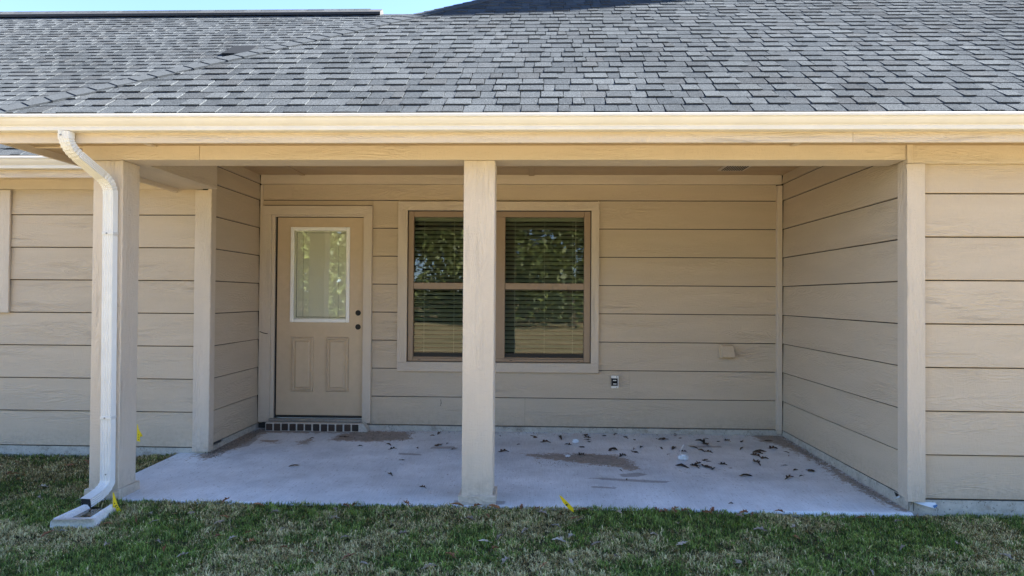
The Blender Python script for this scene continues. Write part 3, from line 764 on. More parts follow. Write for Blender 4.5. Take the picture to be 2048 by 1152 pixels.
# ------------------------------------------------------------------ door
def door():
    yf = DB + 0.012
    d = box("door", -2.690, -1.784, yf, yf + 0.044, -1.238, 0.818, 'doorpaint', house, 0.003)
    # jambs and stops
    box("door_jamb", -2.743, -2.7105, DB - 0.008, DB + 0.10, -1.30, 0.8420, 'trim', d, 0.002)
    box("door_jamb", -1.7785, -1.760, DB - 0.008, DB + 0.10, -1.30, 0.8420, 'trim', d, 0.002)
    box("door_jamb", -2.7100, -1.7790, DB - 0.008, DB + 0.10, 0.8255, 0.8420, 'trim', d, 0.002)
    box("weatherstrip", -2.7100, -2.691, DB + 0.020, DB + 0.05, -1.28, 0.825, 'rubber', d)
    box("weatherstrip", -1.7832, -1.7790, DB + 0.016, DB + 0.05, -1.28, 0.825, 'rubber', d)
    box("weatherstrip", -2.690, -1.7835, DB + 0.018, DB + 0.05, 0.8185, 0.825, 'rubber', d)
    box("door_sweep", -2.690, -1.784, yf - 0.001, yf + 0.03, -1.262, -1.2385, 'rubber', d)
    # embossed lower panels: raised moulding ring with a raised field
    def panel(x0, x1, z0, z1):
        prof = [(0.0, 0.0), (0.008, 0.006), (0.018, 0.007), (0.026, 0.0015), (0.036, 0.0015), (0.052, 0.006)]
        V = []; F = []
        for ins, hgt in prof:
            for (x, z) in ((x0 + ins, z0 + ins), (x1 - ins, z0 + ins), (x1 - ins, z1 - ins), (x0 + ins, z1 - ins)): V.append((x, yf - 0.0006 - hgt * 3.0, z + H))
        for k in range(len(prof) - 1):
            for i in range(4): F.append((4 * k + i, 4 * k + (i + 1) % 4, 4 * k + 4 + (i + 1) % 4, 4 * k + 4 + i))
        b = 4 * (len(prof) - 1); F.append((b, b + 1, b + 2, b + 3))
        mesh("door_panel", V, F, 'doorpaint', d)
    panel(-2.531, -2.298, -0.992, -0.424); panel(-2.168, -1.929, -0.992, -0.426)
    # glazed lite with white frame and blinds between the panes
    x0, x1, z0, z1 = -2.549, -1.926, -0.273, 0.718; fw_ = 0.038
    for (a, b, c, e) in ((x0, x0 + fw_, z0, z1), (x1 - fw_, x1, z0, z1), (x0 + fw_ + 0.0004, x1 - fw_ - 0.0004, z1 - fw_, z1), (x0 + fw_ + 0.0004, x1 - fw_ - 0.0004, z0, z0 + fw_)):
        box("lite_frame", a, b, yf - 0.016, yf - 0.0005, c, e, 'lite', d, 0.005)
    gx0, gx1, gz0, gz1 = x0 + fw_ - 0.004, x1 - fw_ + 0.004, z0 + fw_ - 0.004, z1 - fw_ + 0.004
    box("glass_spacer", gx0, gx1, yf - 0.0022, yf - 0.0008, gz0, gz1, 'minislat', d)
    V = []; F = []; z = gz0 + 0.028; n = 0
    while z < gz1 - 0.03:
        b = len(V)
        for (x, y, zz) in ((gx0 + 0.034, yf - 0.0068, z), (gx1 - 0.012, yf - 0.0068, z), (gx1 - 0.012, yf - 0.0030, z + 0.0112), (gx0 + 0.034, yf - 0.0030, z + 0.0112)): V.append((x, y, zz + H))
        F.append((b, b + 1, b + 2, b + 3)); z += 0.0125
    me = bpy.data.meshes.new("mini_blind"); me.from_pydata(V, [], F); o = me_obj("mini_blind", me, 'minislat', d); o["kind"] = "stuff"
    box("blind_edge", gx0 + 0.030, gx0 + 0.0335, yf - 0.0072, yf - 0.0024, gz0 + 0.022, gz1 - 0.026, 'rubber', d)
    box("blind_edge", gx0 + 0.030, gx1 - 0.010, yf - 0.0072, yf - 0.0024, gz1 - 0.028, gz1 - 0.0245, 'rubber', d)
    box("blind_edge", gx0 + 0.030, gx1 - 0.010, yf - 0.0072, yf - 0.0024, gz0 + 0.018, gz0 + 0.0225, 'rubber', d)
    for xc in (gx0 + 0.10, gx1 - 0.085): box("blind_cord", xc, xc + 0.0025, yf - 0.0075, yf - 0.0070, gz0 + 0.02, gz1 - 0.03, 'screw', d)
    mesh("pane", [(gx0, yf - 0.0090, gz0 + H), (gx1, yf - 0.0090, gz0 + H), (gx1, yf - 0.0090, gz1 + H), (gx0, yf - 0.0090, gz1 + H)], [(0, 1, 2, 3)], 'doorglass', d)
    # empty bores where knob and deadbolt belong
    for z in (-0.172, -0.317):
        cyl("lock_bore", (-1.836, yf - 0.0004, z + H), (0, 1, 0), 0.029, 0.0020, 'black', d, 28)
        cyl("lock_ring", (-1.836, yf - 0.0001, z + H), (0, 1, 0), 0.0315, 0.0016, 'doorpaint', d, 28)
    # threshold and brick sill
    box("threshold", -2.742, -1.776, DB - 0.055, DB + 0.06, -1.292, -1.266, 'alu', d, 0.004)
    st = box("brick_step", -2.752, -1.755, DB - 0.112, DB + 0.05, -1.392, -1.297, 'mortar', house, 0.006)
    pitch = 0.0805
    for i in range(12):
        x = -2.741 + i * pitch + random.uniform(-0.002, 0.002)
        box("brick", x, x + 0.0665, DB - 0.117, DB - 0.03, -1.3755 + random.uniform(-.002, .002), -1.305 + random.uniform(-.002, .002), 'brick', st, 0.005)
    # mortar smear at the right end of the sill
    V = []; F = []
    sm = [(-1.79, -1.392), (-1.695, -1.392), (-1.70, -1.350), (-1.725, -1.315), (-1.745, -1.290), (-1.78, -1.297)]
    n = len(sm); V = [(x, DB - 0.121, z + H) for x, z in sm] + [(x, DB - 0.02, z + H) for x, z in sm]
    F = [tuple(range(n)), tuple(range(n, 2 * n))[::-1]] + [(i, n + i, n + (i + 1) % n, (i + 1) % n) for i in range(n)]
    mesh("mortar_smear", V, F, 'mortar', st)
door()

# ------------------------------------------------------------------ window, blinds, room behind
def window():
    yf = DB + 0.004
    x0, x1, z0, z1 = -1.3215, 0.5705, -0.6695, 0.8925
    g = [(-1.260, -0.437), (-0.312, 0.499)]; zt, zr1, zr0, zb = 0.827, 0.147, 0.081, -0.600
    w_ = box("window", x0 + 0.003, x1 - 0.003, yf + 0.046, yf + 0.07, z1 - 0.03, z1 - 0.003, 'winframe', house)
    fr = lambda nm, a, b, c, e, y0=0.0, y1=0.06, bv=0.003: box(nm, a, b, yf + y0, yf + y1, c, e, 'winframe', w_, bv)
    # black caulk line round the frame
    for (a, b, c, e) in ((x0, x0 + 0.006, z0, z1), (x1 - 0.006, x1, z0, z1), (x0 + 0.0062, x1 - 0.0062, z1 - 0.006, z1), (x0 + 0.0062, x1 - 0.0062, z0, z0 + 0.006)):
        box("caulk_gap", a, b, yf - 0.002, yf + 0.05, c, e, 'rubber', w_)
    a0, a1, b0, b1 = x0 + 0.0065, x1 - 0.0065, z0 + 0.0065, z1 - 0.0065
    fr("frame", a0, g[0][0], b0, b1); fr("frame", g[1][1], a1, b0, b1)
    fr("frame", g[0][0] + 0.0005, g[1][1] - 0.0005, zt, b1, 0.004)
    fr("frame", g[0][0] + 0.0005, g[1][1] - 0.0005, b0, b0 + 0.030, -0.004)
    fr("mullion", g[0][1], g[1][0], b0 + 0.0305, zt - 0.0005, 0.002)
    for (p, q) in g:
        fr("meeting_rail", p + 0.0006, q - 0.0006, zr0, zr1, 0.006, 0.05)
        fr("sash_rail", p + 0.0006, q - 0.0006, b0 + 0.0305, b0 + 0.045, 0.010, 0.05)
        box("sash_gasket", p + 0.0006, q - 0.0006, yf + 0.020, yf + 0.05, b0 + 0.0455, zb + 0.022, 'rubber', w_)
        box("sash_gasket", p + 0.0006, q - 0.0006, yf + 0.020, yf + 0.05, zr0 - 0.008, zr0 - 0.0005, 'rubber', w_)
        for xx in (p + 0.05, q - 0.07): box("weep_slot", xx, xx + 0.03, yf - 0.0052, yf - 0.003, b0 + 0.012, b0 + 0.017, 'rubber', w_)
        for (c, e, yy) in ((zr1, zt, 0.030), (b0 + 0.05, zr0, 0.040)):
            mesh("pane", [(p, yf + yy, c + H), (q, yf + yy, c + H), (q, yf + yy, e + H), (p, yf + yy, e + H)], [(0, 1, 2, 3)], 'glass', w_)
    # dark room
    V = [(-1.6, DB + 0.10, -1.3 + H), (0.9, DB + 0.10, -1.3 + H), (0.9, DB + 2.6, -1.3 + H), (-1.6, DB + 2.6, -1.3 + H), (-1.6, DB + 0.10, 1.2 + H), (0.9, DB + 0.10, 1.2 + H), (0.9, DB + 2.6, 1.2 + H), (-1.6, DB + 2.6, 1.2 + H)]
    mesh("room", V, [(0, 1, 2, 3), (4, 5, 6, 7), (1, 2, 6, 5), (2, 3, 7, 6), (3, 0, 4, 7)], 'room', house)
    for k, (p, q) in enumerate(g):
        b = empty("window_blind", ((p + q) / 2, yf + 0.11, zb + H), ("pale slatted blind behind the left half of the twin window" if k == 0 else "pale slatted blind behind the right half of the twin window, with a tilt wand"), "blind", "blinds in the twin window")
        p2, q2 = p - 0.005, q + 0.005
        box("head_rail", p2, q2, yf + 0.085, yf + 0.135, zt - 0.035, zt + 0.02, 'slat', b)
        pitch = 0.0455; z = zt - 0.06; me = None
        ang = math.radians(37)
        while z > zb + 0.0:
            cz_ = z + H; hw = 0.0255; cy = yf + 0.11
            dy, dz = hw * math.cos(ang), hw * math.sin(ang)
            if me is None:
                V = []
                for x in (p2, q2):
                    for (u, v2) in ((-1, 0), (0, 0.0025), (1, 0), (1, -0.002), (0, 0.0005), (-1, -0.002)):
                        yy = u * dy; zz = u * dz
                        V.append((x - (p + q) / 2, yy - v2 * math.sin(ang), zz + v2 * math.cos(ang)))
                F = [(i, (i + 1) % 6, 6 + (i + 1) % 6, 6 + i) for i in range(6)]
                me = bpy.data.meshes.new("slat"); me.from_pydata(V, [], F); me.materials.append(M['slat'])
            o = bpy.data.objects.new("slat", me); C.objects.link(o); o.parent = b
            o.location = (0, 0, cz_ - (zb + H)); o.rotation_euler = (0, random.uniform(-0.0015, 0.0015), 0)
            z -= pitch
        for u in (0.12, 0.5, 0.86): box("ladder_cord", p + (q - p) * u, p + (q - p) * u + 0.003, yf + 0.080, yf + 0.083, zb, zt - 0.03, 'cord', b)
        if k == 1: box("tilt_wand", q - 0.085, q - 0.079, yf + 0.074, yf + 0.079, 0.10, zt - 0.03, 'cord', b)
window()

# ------------------------------------------------------------------ small wall fittings
def fittings():
    # receptacle in a white frame
    o = box("outlet", 0.779, 0.855, DB - 0.022, DB - 0.006, -0.920, -0.790, 'outletplate', house, 0.004)
    box("outlet_recess", 0.790, 0.844, DB - 0.0235, DB - 0.0225, -0.893, -0.817, 'black', o)
    for i, (dx, zz) in enumerate(((-0.004, -0.838), (0.002, -0.856), (-0.002, -0.874))):
        box("receptacle_rib", 0.800 + dx, 0.834 + dx, DB - 0.030, DB - 0.0238, zz - 0.0045, zz + 0.0045, 'outletplate' if i != 1 else 'slate', o, 0.001)
    box("outlet_hinge", 0.7795, 0.789, DB - 0.028, DB - 0.0225, -0.895, -0.815, 'rubber', o)
    cyl("screw", (0.834, DB - 0.023, -0.803 + H), (0, 1, 0), 0.005, 0.003, 'rubber', o, 10)
    cyl("screw", (0.834, DB - 0.023, -0.908 + H), (0, 1, 0), 0.004, 0.003, 'screw', o, 10)
    # louvre-less exhaust hood: sloped cowl on a flange
    x0, x1, z0, z1 = 1.872, 2.010, -0.598, -0.470
    fl = box("vent_hood", x0 - 0.008, x1 + 0.004, DB - 0.012, DB - 0.004, z0 - 0.006, z1 + 0.004, 'venthood', house, 0.002)
    p = DB - 0.012
    V = [(x0, p, z0 + H), (x1, p, z0 + H), (x1 - 0.004, p, z1 + H), (x0 + 0.004, p, z1 + H),
         (x0 + 0.010, p - 0.085, z0 + 0.012 + H), (x1 - 0.004, p - 0.085, z0 + 0.012 + H), (x1 - 0.012, p - 0.045, z1 - 0.008 + H), (x0 + 0.014, p - 0.045, z1 - 0.008 + H)]
    mesh("vent_cowl", V, [(4, 5, 6, 7), (1, 2, 6, 5), (2, 3, 7, 6), (3, 0, 4, 7)], 'venthood', fl)
    # flap of house wrap sticking out below the corner board, and a torn corner
    V = [(2.49, DF - 0.004, -1.334), (2.645, DF - 0.020, -1.334), (2.652, DF - 0.034, -1.352), (2.630, DF - 0.038, -1.368), (2.50, DF - 0.004, -1.337)]
    mesh("house_wrap_flap", [(a, b, c + H) for a, b, c in V], [(0, 1, 2, 3, 4)], 'wrap', house)
    V = [(2.62, DF - 0.0375, -1.350), (2.649, DF - 0.0365, -1.342), (2.651, DF - 0.0370, -1.352), (2.630, DF - 0.0400, -1.367)]
    mesh("house_wrap_flap", [(a, b, c + H) for a, b, c in V], [(0, 1, 2, 3)], 'wrapblue', house)
    V = [(XR - 0.0045, 4.775, -1.330), (XR - 0.0045, 4.835, -1.326), (XR - 0.0045, 4.800, -1.362)]
    mesh("foundation_gap", [(a, b, c + H) for a, b, c in V], [(0, 1, 2)], 'black', house)
    V = [(XR - 0.010, 4.755, -1.332), (XR - 0.030, 4.805, -1.364), (XR - 0.012, 4.798, -1.366), (XR - 0.006, 4.745, -1.340)]
    mesh("house_wrap_flap", [(a, b, c + H) for a, b, c in V], [(0, 1, 2, 3)], 'wrap', house)
    # loose wire stub by the door casing
    me_wire("wire_stub", [(-2.852, DB - 0.03, -0.372), (-2.80, DB - 0.06, -0.385), (-2.76, DB - 0.055, -0.392)], 0.004, 'rubber', house)
    me_wire("cable_stub", [(-0.965, DB - 0.012, -1.055), (-0.958, DB - 0.022, -1.09), (-0.968, DB - 0.016, -1.12)], 0.0025, 'rubber', house)
def me_wire(name, pts, r, mat, parent, rel=True):
    P = [Vector((p[0], p[1], p[2] + (H if rel else 0))) for p in pts]; V = []; F = []; m = 6
    for i, p in enumerate(P):
        tn = (P[min(i + 1, len(P) - 1)] - P[max(i - 1, 0)]).normalized(); q = tn.to_track_quat('Z', 'Y')
        for k in range(m):
            a = 2 * math.pi * k / m; V.append(p + q @ Vector((r * math.cos(a), r * math.sin(a), 0)))
    for j in range(len(P) - 1):
        for i in range(m): F.append((j * m + i, j * m + (i + 1) % m, (j + 1) * m + (i + 1) % m, (j + 1) * m + i))
    F += [tuple(range(m))[::-1], tuple(range((len(P) - 1) * m, len(P) * m))]
    return mesh(name, V, F, mat, parent)
fittings()

# ------------------------------------------------------------------ splash block under the downspout
def splash_block():
    e = empty("splash_block", (-2.87, 4.18, -0.03), "white concrete splash block holding a puddle under the downspout", "splash block")
    # outline, wide at the front (away from the wall) and open towards the spout
    L = 0.31
    def sec(t):            # t 0 back .. 1 front -> half width, rim height
        return 0.100 + 0.022 * t, 0.062 + 0.006 * t
    n = 14; V = []; F = []
    ang = math.radians(6); ca, sa = math.cos(ang), math.sin(ang)
    def wp(x, y, z): return (-2.855 + x * ca - y * sa, 4.41 + x * sa + y * ca, z - 0.035)
    prof_n = None
    for i in range(n + 1):
        t = i / n; hw, rh = sec(t); y = -L * t
        endz = 1.0
        pr = [(-hw - 0.012, 0.0), (-hw - 0.010, rh - 0.012), (-hw + 0.002, rh), (-hw + 0.028, rh - 0.001), (-hw + 0.044, 0.034), (-hw + 0.048, 0.022)]
        pr = pr + [(-x, z) for x, z in pr[::-1]]
        if t > 0.86:
            k = (t - 0.86) / 0.14; pr = [(x, max(z, (rh - 0.004 * abs(k - .5)) * min(1, k * 2.2)) if abs(x) < hw - 0.01 else z) for x, z in pr]
        if t > 0.95: pr = [(x * 0.97, z * 0.93) for x, z in pr]
        V += [wp(x, y, z) for x, z in pr]; prof_n = len(pr)
    for j in range(n):
        for i in range(prof_n - 1): F.append((j * prof_n + i, j * prof_n + i + 1, (j + 1) * prof_n + i + 1, (j + 1) * prof_n + i))
    b = len(V); hw, rh = sec(1); V += [wp((-hw - 0.012) * 0.97, -L - 0.012, 0), wp((hw + 0.012) * 0.97, -L - 0.012, 0)]
    base = n * prof_n
    F.append(tuple([b] + list(range(base, base + prof_n)) + [b + 1])[::-1])
    F.append(tuple(range(prof_n)))
    o = mesh("tray", V, F, 'splash', e, True)
    w_ = [wp(-0.068, -0.01, 0.036), wp(0.068, -0.01, 0.036), wp(0.084, -L * 0.90, 0.036), wp(-0.084, -L * 0.90, 0.036)]
    mesh("puddle", w_, [(0, 3, 2, 1)], 'puddle', e)
splash_block()

# ------------------------------------------------------------------ marker flags
def flag(loc, label, pts, wire, marks):
    e = empty("marker_flag", loc, label, "flag", "yellow marker flags")
    me_wire("wire", wire, 0.0016, 'stake', e)
    # sheet with a soft ripple and two layers of thickness
    n = len(pts); V = []; 
    for s in (-0.0006, 0.0006):
        for (x, y, z) in pts: V.append((x, y + s, z + H))
    F = [tuple(range(n)), tuple(range(n, 2 * n))[::-1]] + [(i, n + i, n + (i + 1) % n, (i + 1) % n) for i in range(n)]
    bm = bmesh.new(); bv = [bm.verts.new(v) for v in V]
    for f in F: bm.faces.new([bv[i] for i in f])
    bmesh.ops.triangulate(bm, faces=bm.faces[:2]); bmesh.ops.recalc_face_normals(bm, faces=bm.faces)
    me = bpy.data.meshes.new("pennant"); bm.to_mesh(me); bm.free(); pn = me_obj("pennant", me, 'flag', e)
    for (x, y, z, w_, h_) in marks:
        mesh("printed_mark", [(x - w_, y, z - h_ + H), (x + w_, y, z - h_ * 0.6 + H), (x + w_ * 0.7, y, z + h_ + H), (x - w_ * 0.6, y, z + h_ * 0.7 + H)], [(0, 1, 2, 3)], 'ink', pn)
y1 = 4.370
flag((-2.735, y1, -0.03), "yellow marker flag in the grass beside the splash block",
     [(-2.740, y1, -1.288), (-2.729, y1 - 0.006, -1.287), (-2.722, y1 - 0.010, -1.300), (-2.697, y1 - 0.016, -1.362), (-2.668, y1 - 0.006, -1.420), (-2.712, y1 - 0.004, -1.417), (-2.722, y1 + 0.002, -1.388), (-2.738, y1, -1.384)],
     [(-2.741, y1 + 0.002, -1.46), (-2.741, y1 + 0.002, -1.285)], [(-2.716, y1 - 0.018, -1.352, 0.004, 0.004), (-2.706, y1 - 0.018, -1.366, 0.004, 0.005), (-2.697, y1 - 0.019, -1.378, 0.004, 0.003), (-2.711, y1 - 0.018, -1.372, 0.003, 0.004), (-2.690, y1 - 0.016, -1.402, 0.003, 0.003)])
y2 = 4.50
flag((0.25, y2, -0.03), "yellow marker flag leaning over the edge of the patio right of the middle column",
     [(0.163, y2 - 0.04, -1.283), (0.178, y2 - 0.036, -1.290), (0.214, y2 - 0.026, -1.326), (0.246, y2 - 0.012, -1.362), (0.259, y2, -1.378), (0.262, y2, -1.409), (0.250, y2 - 0.003, -1.398), (0.222, y2 - 0.020, -1.372), (0.190, y2 - 0.030, -1.335)],
     [(0.275, y2 + 0.01, -1.46), (0.255, y2 + 0.002, -1.402), (0.180, y2 - 0.030, -1.300)], [(0.213, y2 - 0.034, -1.346, 0.008, 0.007), (0.206, y2 - 0.036, -1.333, 0.003, 0.003)])
y3 = 5.70
flag((-3.372, y3, -0.03), "yellow marker flag half hidden behind the left porch column",
     [(-3.372, y3, -1.098), (-3.363, y3 - 0.006, -1.100), (-3.350, y3 - 0.012, -1.140), (-3.318, y3 - 0.004, -1.200), (-3.342, y3 - 0.008, -1.204), (-3.340, y3 - 0.006, -1.246), (-3.372, y3, -1.240)],
     [(-3.373, y3 + 0.002, -1.46), (-3.373, y3 + 0.002, -1.095)], [(-3.350, y3 - 0.014, -1.185, 0.003, 0.004), (-3.352, y3 - 0.014, -1.205, 0.003, 0.004), (-3.350, y3 - 0.014, -1.225, 0.003, 0.003)])

# ------------------------------------------------------------------ grass
SEAMS = [[(1.70, 4.55), (1.687, 4.408), (1.657, 3.897), (1.60, 3.50), (1.55, 2.8)], [(0.16, 4.50), (0.135, 4.372), (-0.006, 3.848), (-0.013, 3.502), (-0.03, 2.8)], [(-5, 3.93), (-2, 3.90), (-0.01, 3.86), (1.65, 3.87), (5, 3.82)]]
def seam_dist(x, y):
    d = np.full(x.shape, 9.0)
    for s in SEAMS:
        for (x0, y0), (x1, y1) in zip(s[:-1], s[1:]):
            ex, ey = x1 - x0, y1 - y0; t = np.clip(((x - x0) * ex + (y - y0) * ey) / (ex * ex + ey * ey), 0, 1)
            d = np.minimum(d, np.hypot(x - x0 - t * ex, y - y0 - t * ey))
    return d
def grass():
    P = []
    def fill(x0, x1, y0, y1, dens):
        n = int((x1 - x0) * (y1 - y0) * dens); P.append(np.stack([rng.uniform(x0, x1, n), rng.uniform(y0, y1, n)], -1))
    fill(-5.0, 5.0, 3.3, 4.592, 21000); fill(-5.2, 5.2, 2.7, 3.3, 7000)
    fill(2.62, 5.0, 4.575, 4.632, 14000); fill(-6.0, -3.14, 4.575, 5.925, 12000)
    P = np.concatenate(P); x, y = P[:, 0], P[:, 1]
    sdn = seam_dist(x + 0.04 * (vnoise(x, y, 0.12, 5) - 0.5), y + 0.05 * (vnoise(x, y, 0.15, 6) - 0.5))
    keep = (rng.random(len(x)) < np.clip(0.25 + sdn / 0.035, 0, 1))
    # splash block footprint stays clear
    keep &= ~((np.abs(x + 2.86) < 0.14) & (y > 4.10) & (y < 4.44))
    x, y, sdn = x[keep], y[keep], sdn[keep]; n = len(x)
    clump = vnoise(x, y, 0.06, 11) * 0.5 + vnoise(x, y, 0.025, 12) * 0.5
    big = vnoise(x, y, 0.55, 21) * 0.55 + vnoise(x, y, 0.22, 22) * 0.3 + vnoise(x, y, 0.09, 23) * 0.3
    left = np.clip((-x - 2.2) / 1.5, 0, 1) * np.clip((y - 4.2) / 0.6, 0, 1)
    ps = np.clip((big - 0.54) * 3.4 + 0.13 - 0.08 * np.clip((x - 0.8) / 1.2, 0, 1), 0.03, 0.85) - 0.14 * np.clip((y - 4.25) / 0.25, 0, 1) * (1 - left)
    ps += 0.12 * np.clip(1 - sdn / 0.10, 0, 1)
    ps = np.clip(ps + 0.10 * (clump - 0.5), 0.04, 0.95)
    straw = np.where(rng.random(n) < ps, rng.uniform(0.55, 1.0, n), rng.uniform(0.0, 0.28, n))
    shade = np.clip(rng.normal(0.45, 0.30, n) + 1.1 * (clump - 0.5) - 0.25 * left, 0, 1)
    ln = (0.012 + 0.024 * rng.random(n) ** 1.6) * (0.7 + 0.6 * clump); ln *= np.clip(0.55 + sdn / 0.08, 0.55, 1.0)
    lean = rng.uniform(0.5, 1.45, n); lean = np.where(straw > 0.5, np.minimum(lean + 0.25, 1.4), lean)
    az = rng.uniform(0, 2 * np.pi, n); wd = rng.uniform(0.0011, 0.0024, n) * np.where(straw > 0.5, 1.35, 1.0)
    zg = -0.042 + lift(x, y) + 0.012 * (vnoise(x, y, 0.9, 3) - 0.5) + 0.030 * clump
    dx, dy = np.cos(az), np.sin(az); sx, sy = -dy, dx
    t2 = lean * 1.25
    mx = x + dx * ln * 0.55 * np.sin(lean * 0.6); my = y + dy * ln * 0.55 * np.sin(lean * 0.6); mz = zg + ln * 0.55 * np.cos(lean * 0.6)
    tx = mx + dx * ln * 0.5 * np.sin(t2); ty = my + dy * ln * 0.5 * np.sin(t2); tz = mz + ln * 0.5 * np.cos(t2)
    V = np.empty((n, 5, 3), np.float32)
    V[:, 0] = np.stack([x - sx * wd, y - sy * wd, zg - 0.004], -1); V[:, 1] = np.stack([x + sx * wd, y + sy * wd, zg - 0.004], -1)
    V[:, 2] = np.stack([mx + sx * wd * 0.8, my + sy * wd * 0.8, mz], -1); V[:, 3] = np.stack([mx - sx * wd * 0.8, my - sy * wd * 0.8, mz], -1)
    V[:, 4] = np.stack([tx, ty, tz], -1)
    me = bpy.data.meshes.new("grass"); me.vertices.add(n * 5); me.vertices.foreach_set("co", V.ravel())
    b = (np.arange(n) * 5)[:, None]
    loops = np.concatenate([b + np.array([0, 1, 2, 3]), b + np.array([3, 2, 4])], 1).ravel().astype(np.int32)
    me.loops.add(len(loops)); me.loops.foreach_set("vertex_index", loops)
    ls = np.stack([np.arange(n) * 7, np.arange(n) * 7 + 4], -1).ravel().astype(np.int32)
    me.polygons.add(2 * n); me.polygons.foreach_set("loop_start", ls)
    me.update(calc_edges=True); me.validate()
    for nm, a in (("straw", straw), ("shade", shade)):
        at = me.attributes.new(nm, 'FLOAT', 'POINT'); at.data.foreach_set("value", np.repeat(a, 5).astype(np.float32))
    o = me_obj("grass", me, 'grass'); tag(o, "short matted grass, green mixed with dry straw, in front of the patio", "grass", kind="stuff")
grass()

# ------------------------------------------------------------------ fallen leaves
def leaf_mesh(kind, seed):
    r = random.Random(seed); L = 0.085
    if kind == 0:      # lobed oak leaf
        half = [(0.0, 0.004), (0.14, 0.008), (0.20, 0.10), (0.30, 0.055), (0.38, 0.20), (0.48, 0.20), (0.52, 0.085), (0.62, 0.17), (0.72, 0.16), (0.76, 0.07), (0.88, 0.08), (1.0, 0.0)]
    else:              # curled narrow leaf
        half = [(0.0, 0.004), (0.15, 0.05), (0.35, 0.12), (0.6, 0.13), (0.8, 0.09), (1.0, 0.0)]
    c1, c2 = r.uniform(-0.3, 0.5), r.choice((0.05, 0.3, 0.55, 0.9))
    V = []; F = []; m = len(half)
    def bend(u, v):
        z = c1 * (u - 0.5) ** 2 * 0.9 + c2 * abs(v) ** 1.3 * 1.4 + 0.03 * math.sin(u * 9 + seed) + 0.02 * math.cos(v * 30 + seed)
        return ((u - 0.5) * L, v * L * (1 - 0.35 * c2), z * L * 0.9)
    for (u, v) in half: V.append(bend(u, 0))
    for (u, v) in half: V.append(bend(u + 0.06 * v, v * r.uniform(0.8, 1.15)))
    for (u, v) in half: V.append(bend(u + 0.06 * v, -v * r.uniform(0.8, 1.15)))
    for i in range(m - 1):
        F.append((i, i + 1, m + i + 1, m + i)); F.append((i + 1, i, 2 * m + i, 2 * m + i + 1))
    zmin = min(v[2] for v in V); V = [(a, b, c - zmin) for a, b, c in V]
    me = bpy.data.meshes.new("fallen_leaf"); me.from_pydata(V, [], F); return me
LM = {(mat, k): None for mat in ('leafdark', 'leafpale', 'leafrust') for k in range(5)}
for (mat, k) in list(LM):
    me = leaf_mesh(0 if k < 3 else 1, k * 13 + len(mat)); me.materials.append(M[mat]); LM[(mat, k)] = me
def leaf(x, y, z, mat, sc, label, group, k=None, tilt=0.12):
    o = bpy.data.objects.new("fallen_leaf", LM[(mat, k if k is not None else random.randrange(5))]); C.objects.link(o)
    o.location = (x, y, z); o.scale = (sc, sc, sc); o.rotation_euler = (random.uniform(-tilt, tilt), random.uniform(-tilt, tilt), random.uniform(0, 6.28))
    tag(o, label, "leaf", group); return o
PL = [(-1.61, 6.27), (-1.36, 6.35), (-1.29, 6.17), (-1.07, 6.23), (-0.9, 6.34), (-0.82, 6.42), (-1.12, 5.79), (-1.13, 5.33), (-0.82, 5.0), (-2.16, 6.57), (-1.86, 6.65), (-0.86, 4.63), (-2.21, 6.04), (-1.97, 5.54), (-0.96, 6.88), (-0.74, 6.21), (-0.34, 6.78), (-0.15, 6.43), (0.1, 6.52), (0.32, 6.44), (0.44, 6.36), (0.51, 6.68), (0.72, 6.28), (0.97, 6.68), (0.99, 6.38), (0.9, 6.2), (0.77, 6.02), (1.17, 6.36), (1.29, 6.37), (1.48, 6.41), (1.6, 6.61), (1.77, 6.66), (1.57, 6.23), (1.46, 5.93), (1.49, 5.9), (1.37, 5.79), (1.32, 5.71), (1.43, 5.74), (1.45, 5.63), (1.61, 5.69), (1.67, 5.45), (1.22, 5.7), (0.7, 5.56), (0.71, 5.29), (1.35, 4.74), (1.91, 6.38), (2.01, 6.7), (2.03, 6.27), (-0.28, 6.12), (1.42, 6.98), (0.41, 6.04), (1.98, 5.4), (2.13, 5.66), (2.1, 5.47), (2.28, 6.27), (2.25, 6.14)]
for _ in range(34):
    PL.append((random.uniform(0.5, 2.35), random.uniform(5.6, 6.9)) if random.random() < 0.6 else (random.uniform(-1.6, 2.4), random.uniform(6.72, 6.96)))
for i, (x, y) in enumerate(PL):
    z = (y - 4.6) * 0.028 / 2.4 + 0.001
    leaf(x, y, z, 'leafdark', random.choice((0.6, 0.8, 1.1, 1.3, 1.6, 1.9)) * random.uniform(0.9, 1.1), "small dark dried leaf lying on the concrete patio", "dark leaves on the patio", tilt=0.16)
PALE = [(-2.45, 4.30), (-2.36, 4.18), (-2.2, 4.33), (-1.95, 4.2), (-1.66, 4.36), (-1.3, 4.42), (-1.26, 4.28), (-1.52, 4.1), (-1.75, 3.92), (-1.22, 3.74), (-1.1, 3.98), (-0.78, 4.05), (-0.4, 4.30), (-0.2, 4.02), (-0.28, 3.95), (-0.15, 3.66), (0.05, 4.42), (0.12, 4.48), (0.3, 4.33), (0.14, 4.22), (0.22, 4.05), (0.15, 3.98), (0.36, 3.96), (0.45, 3.76), (0.2, 3.68), (0.55, 4.45), (0.9, 4.3), (1.2, 4.48), (1.32, 4.44), (0.85, 3.98), (1.1, 3.72), (1.38, 4.22), (1.6, 4.28), (1.9, 4.5), (2.1, 3.98), (2.45, 4.05), (2.3, 4.42), (2.6, 3.86), (-1.9, 3.66), (-2.15, 3.85), (-0.9, 3.6), (-0.55, 3.55), (-2.4, 3.78), (1.75, 3.62), (-3.35, 5.2), (-3.6, 4.9), (-3.4, 4.6), (0.72, 4.12), (-0.05, 4.15)]
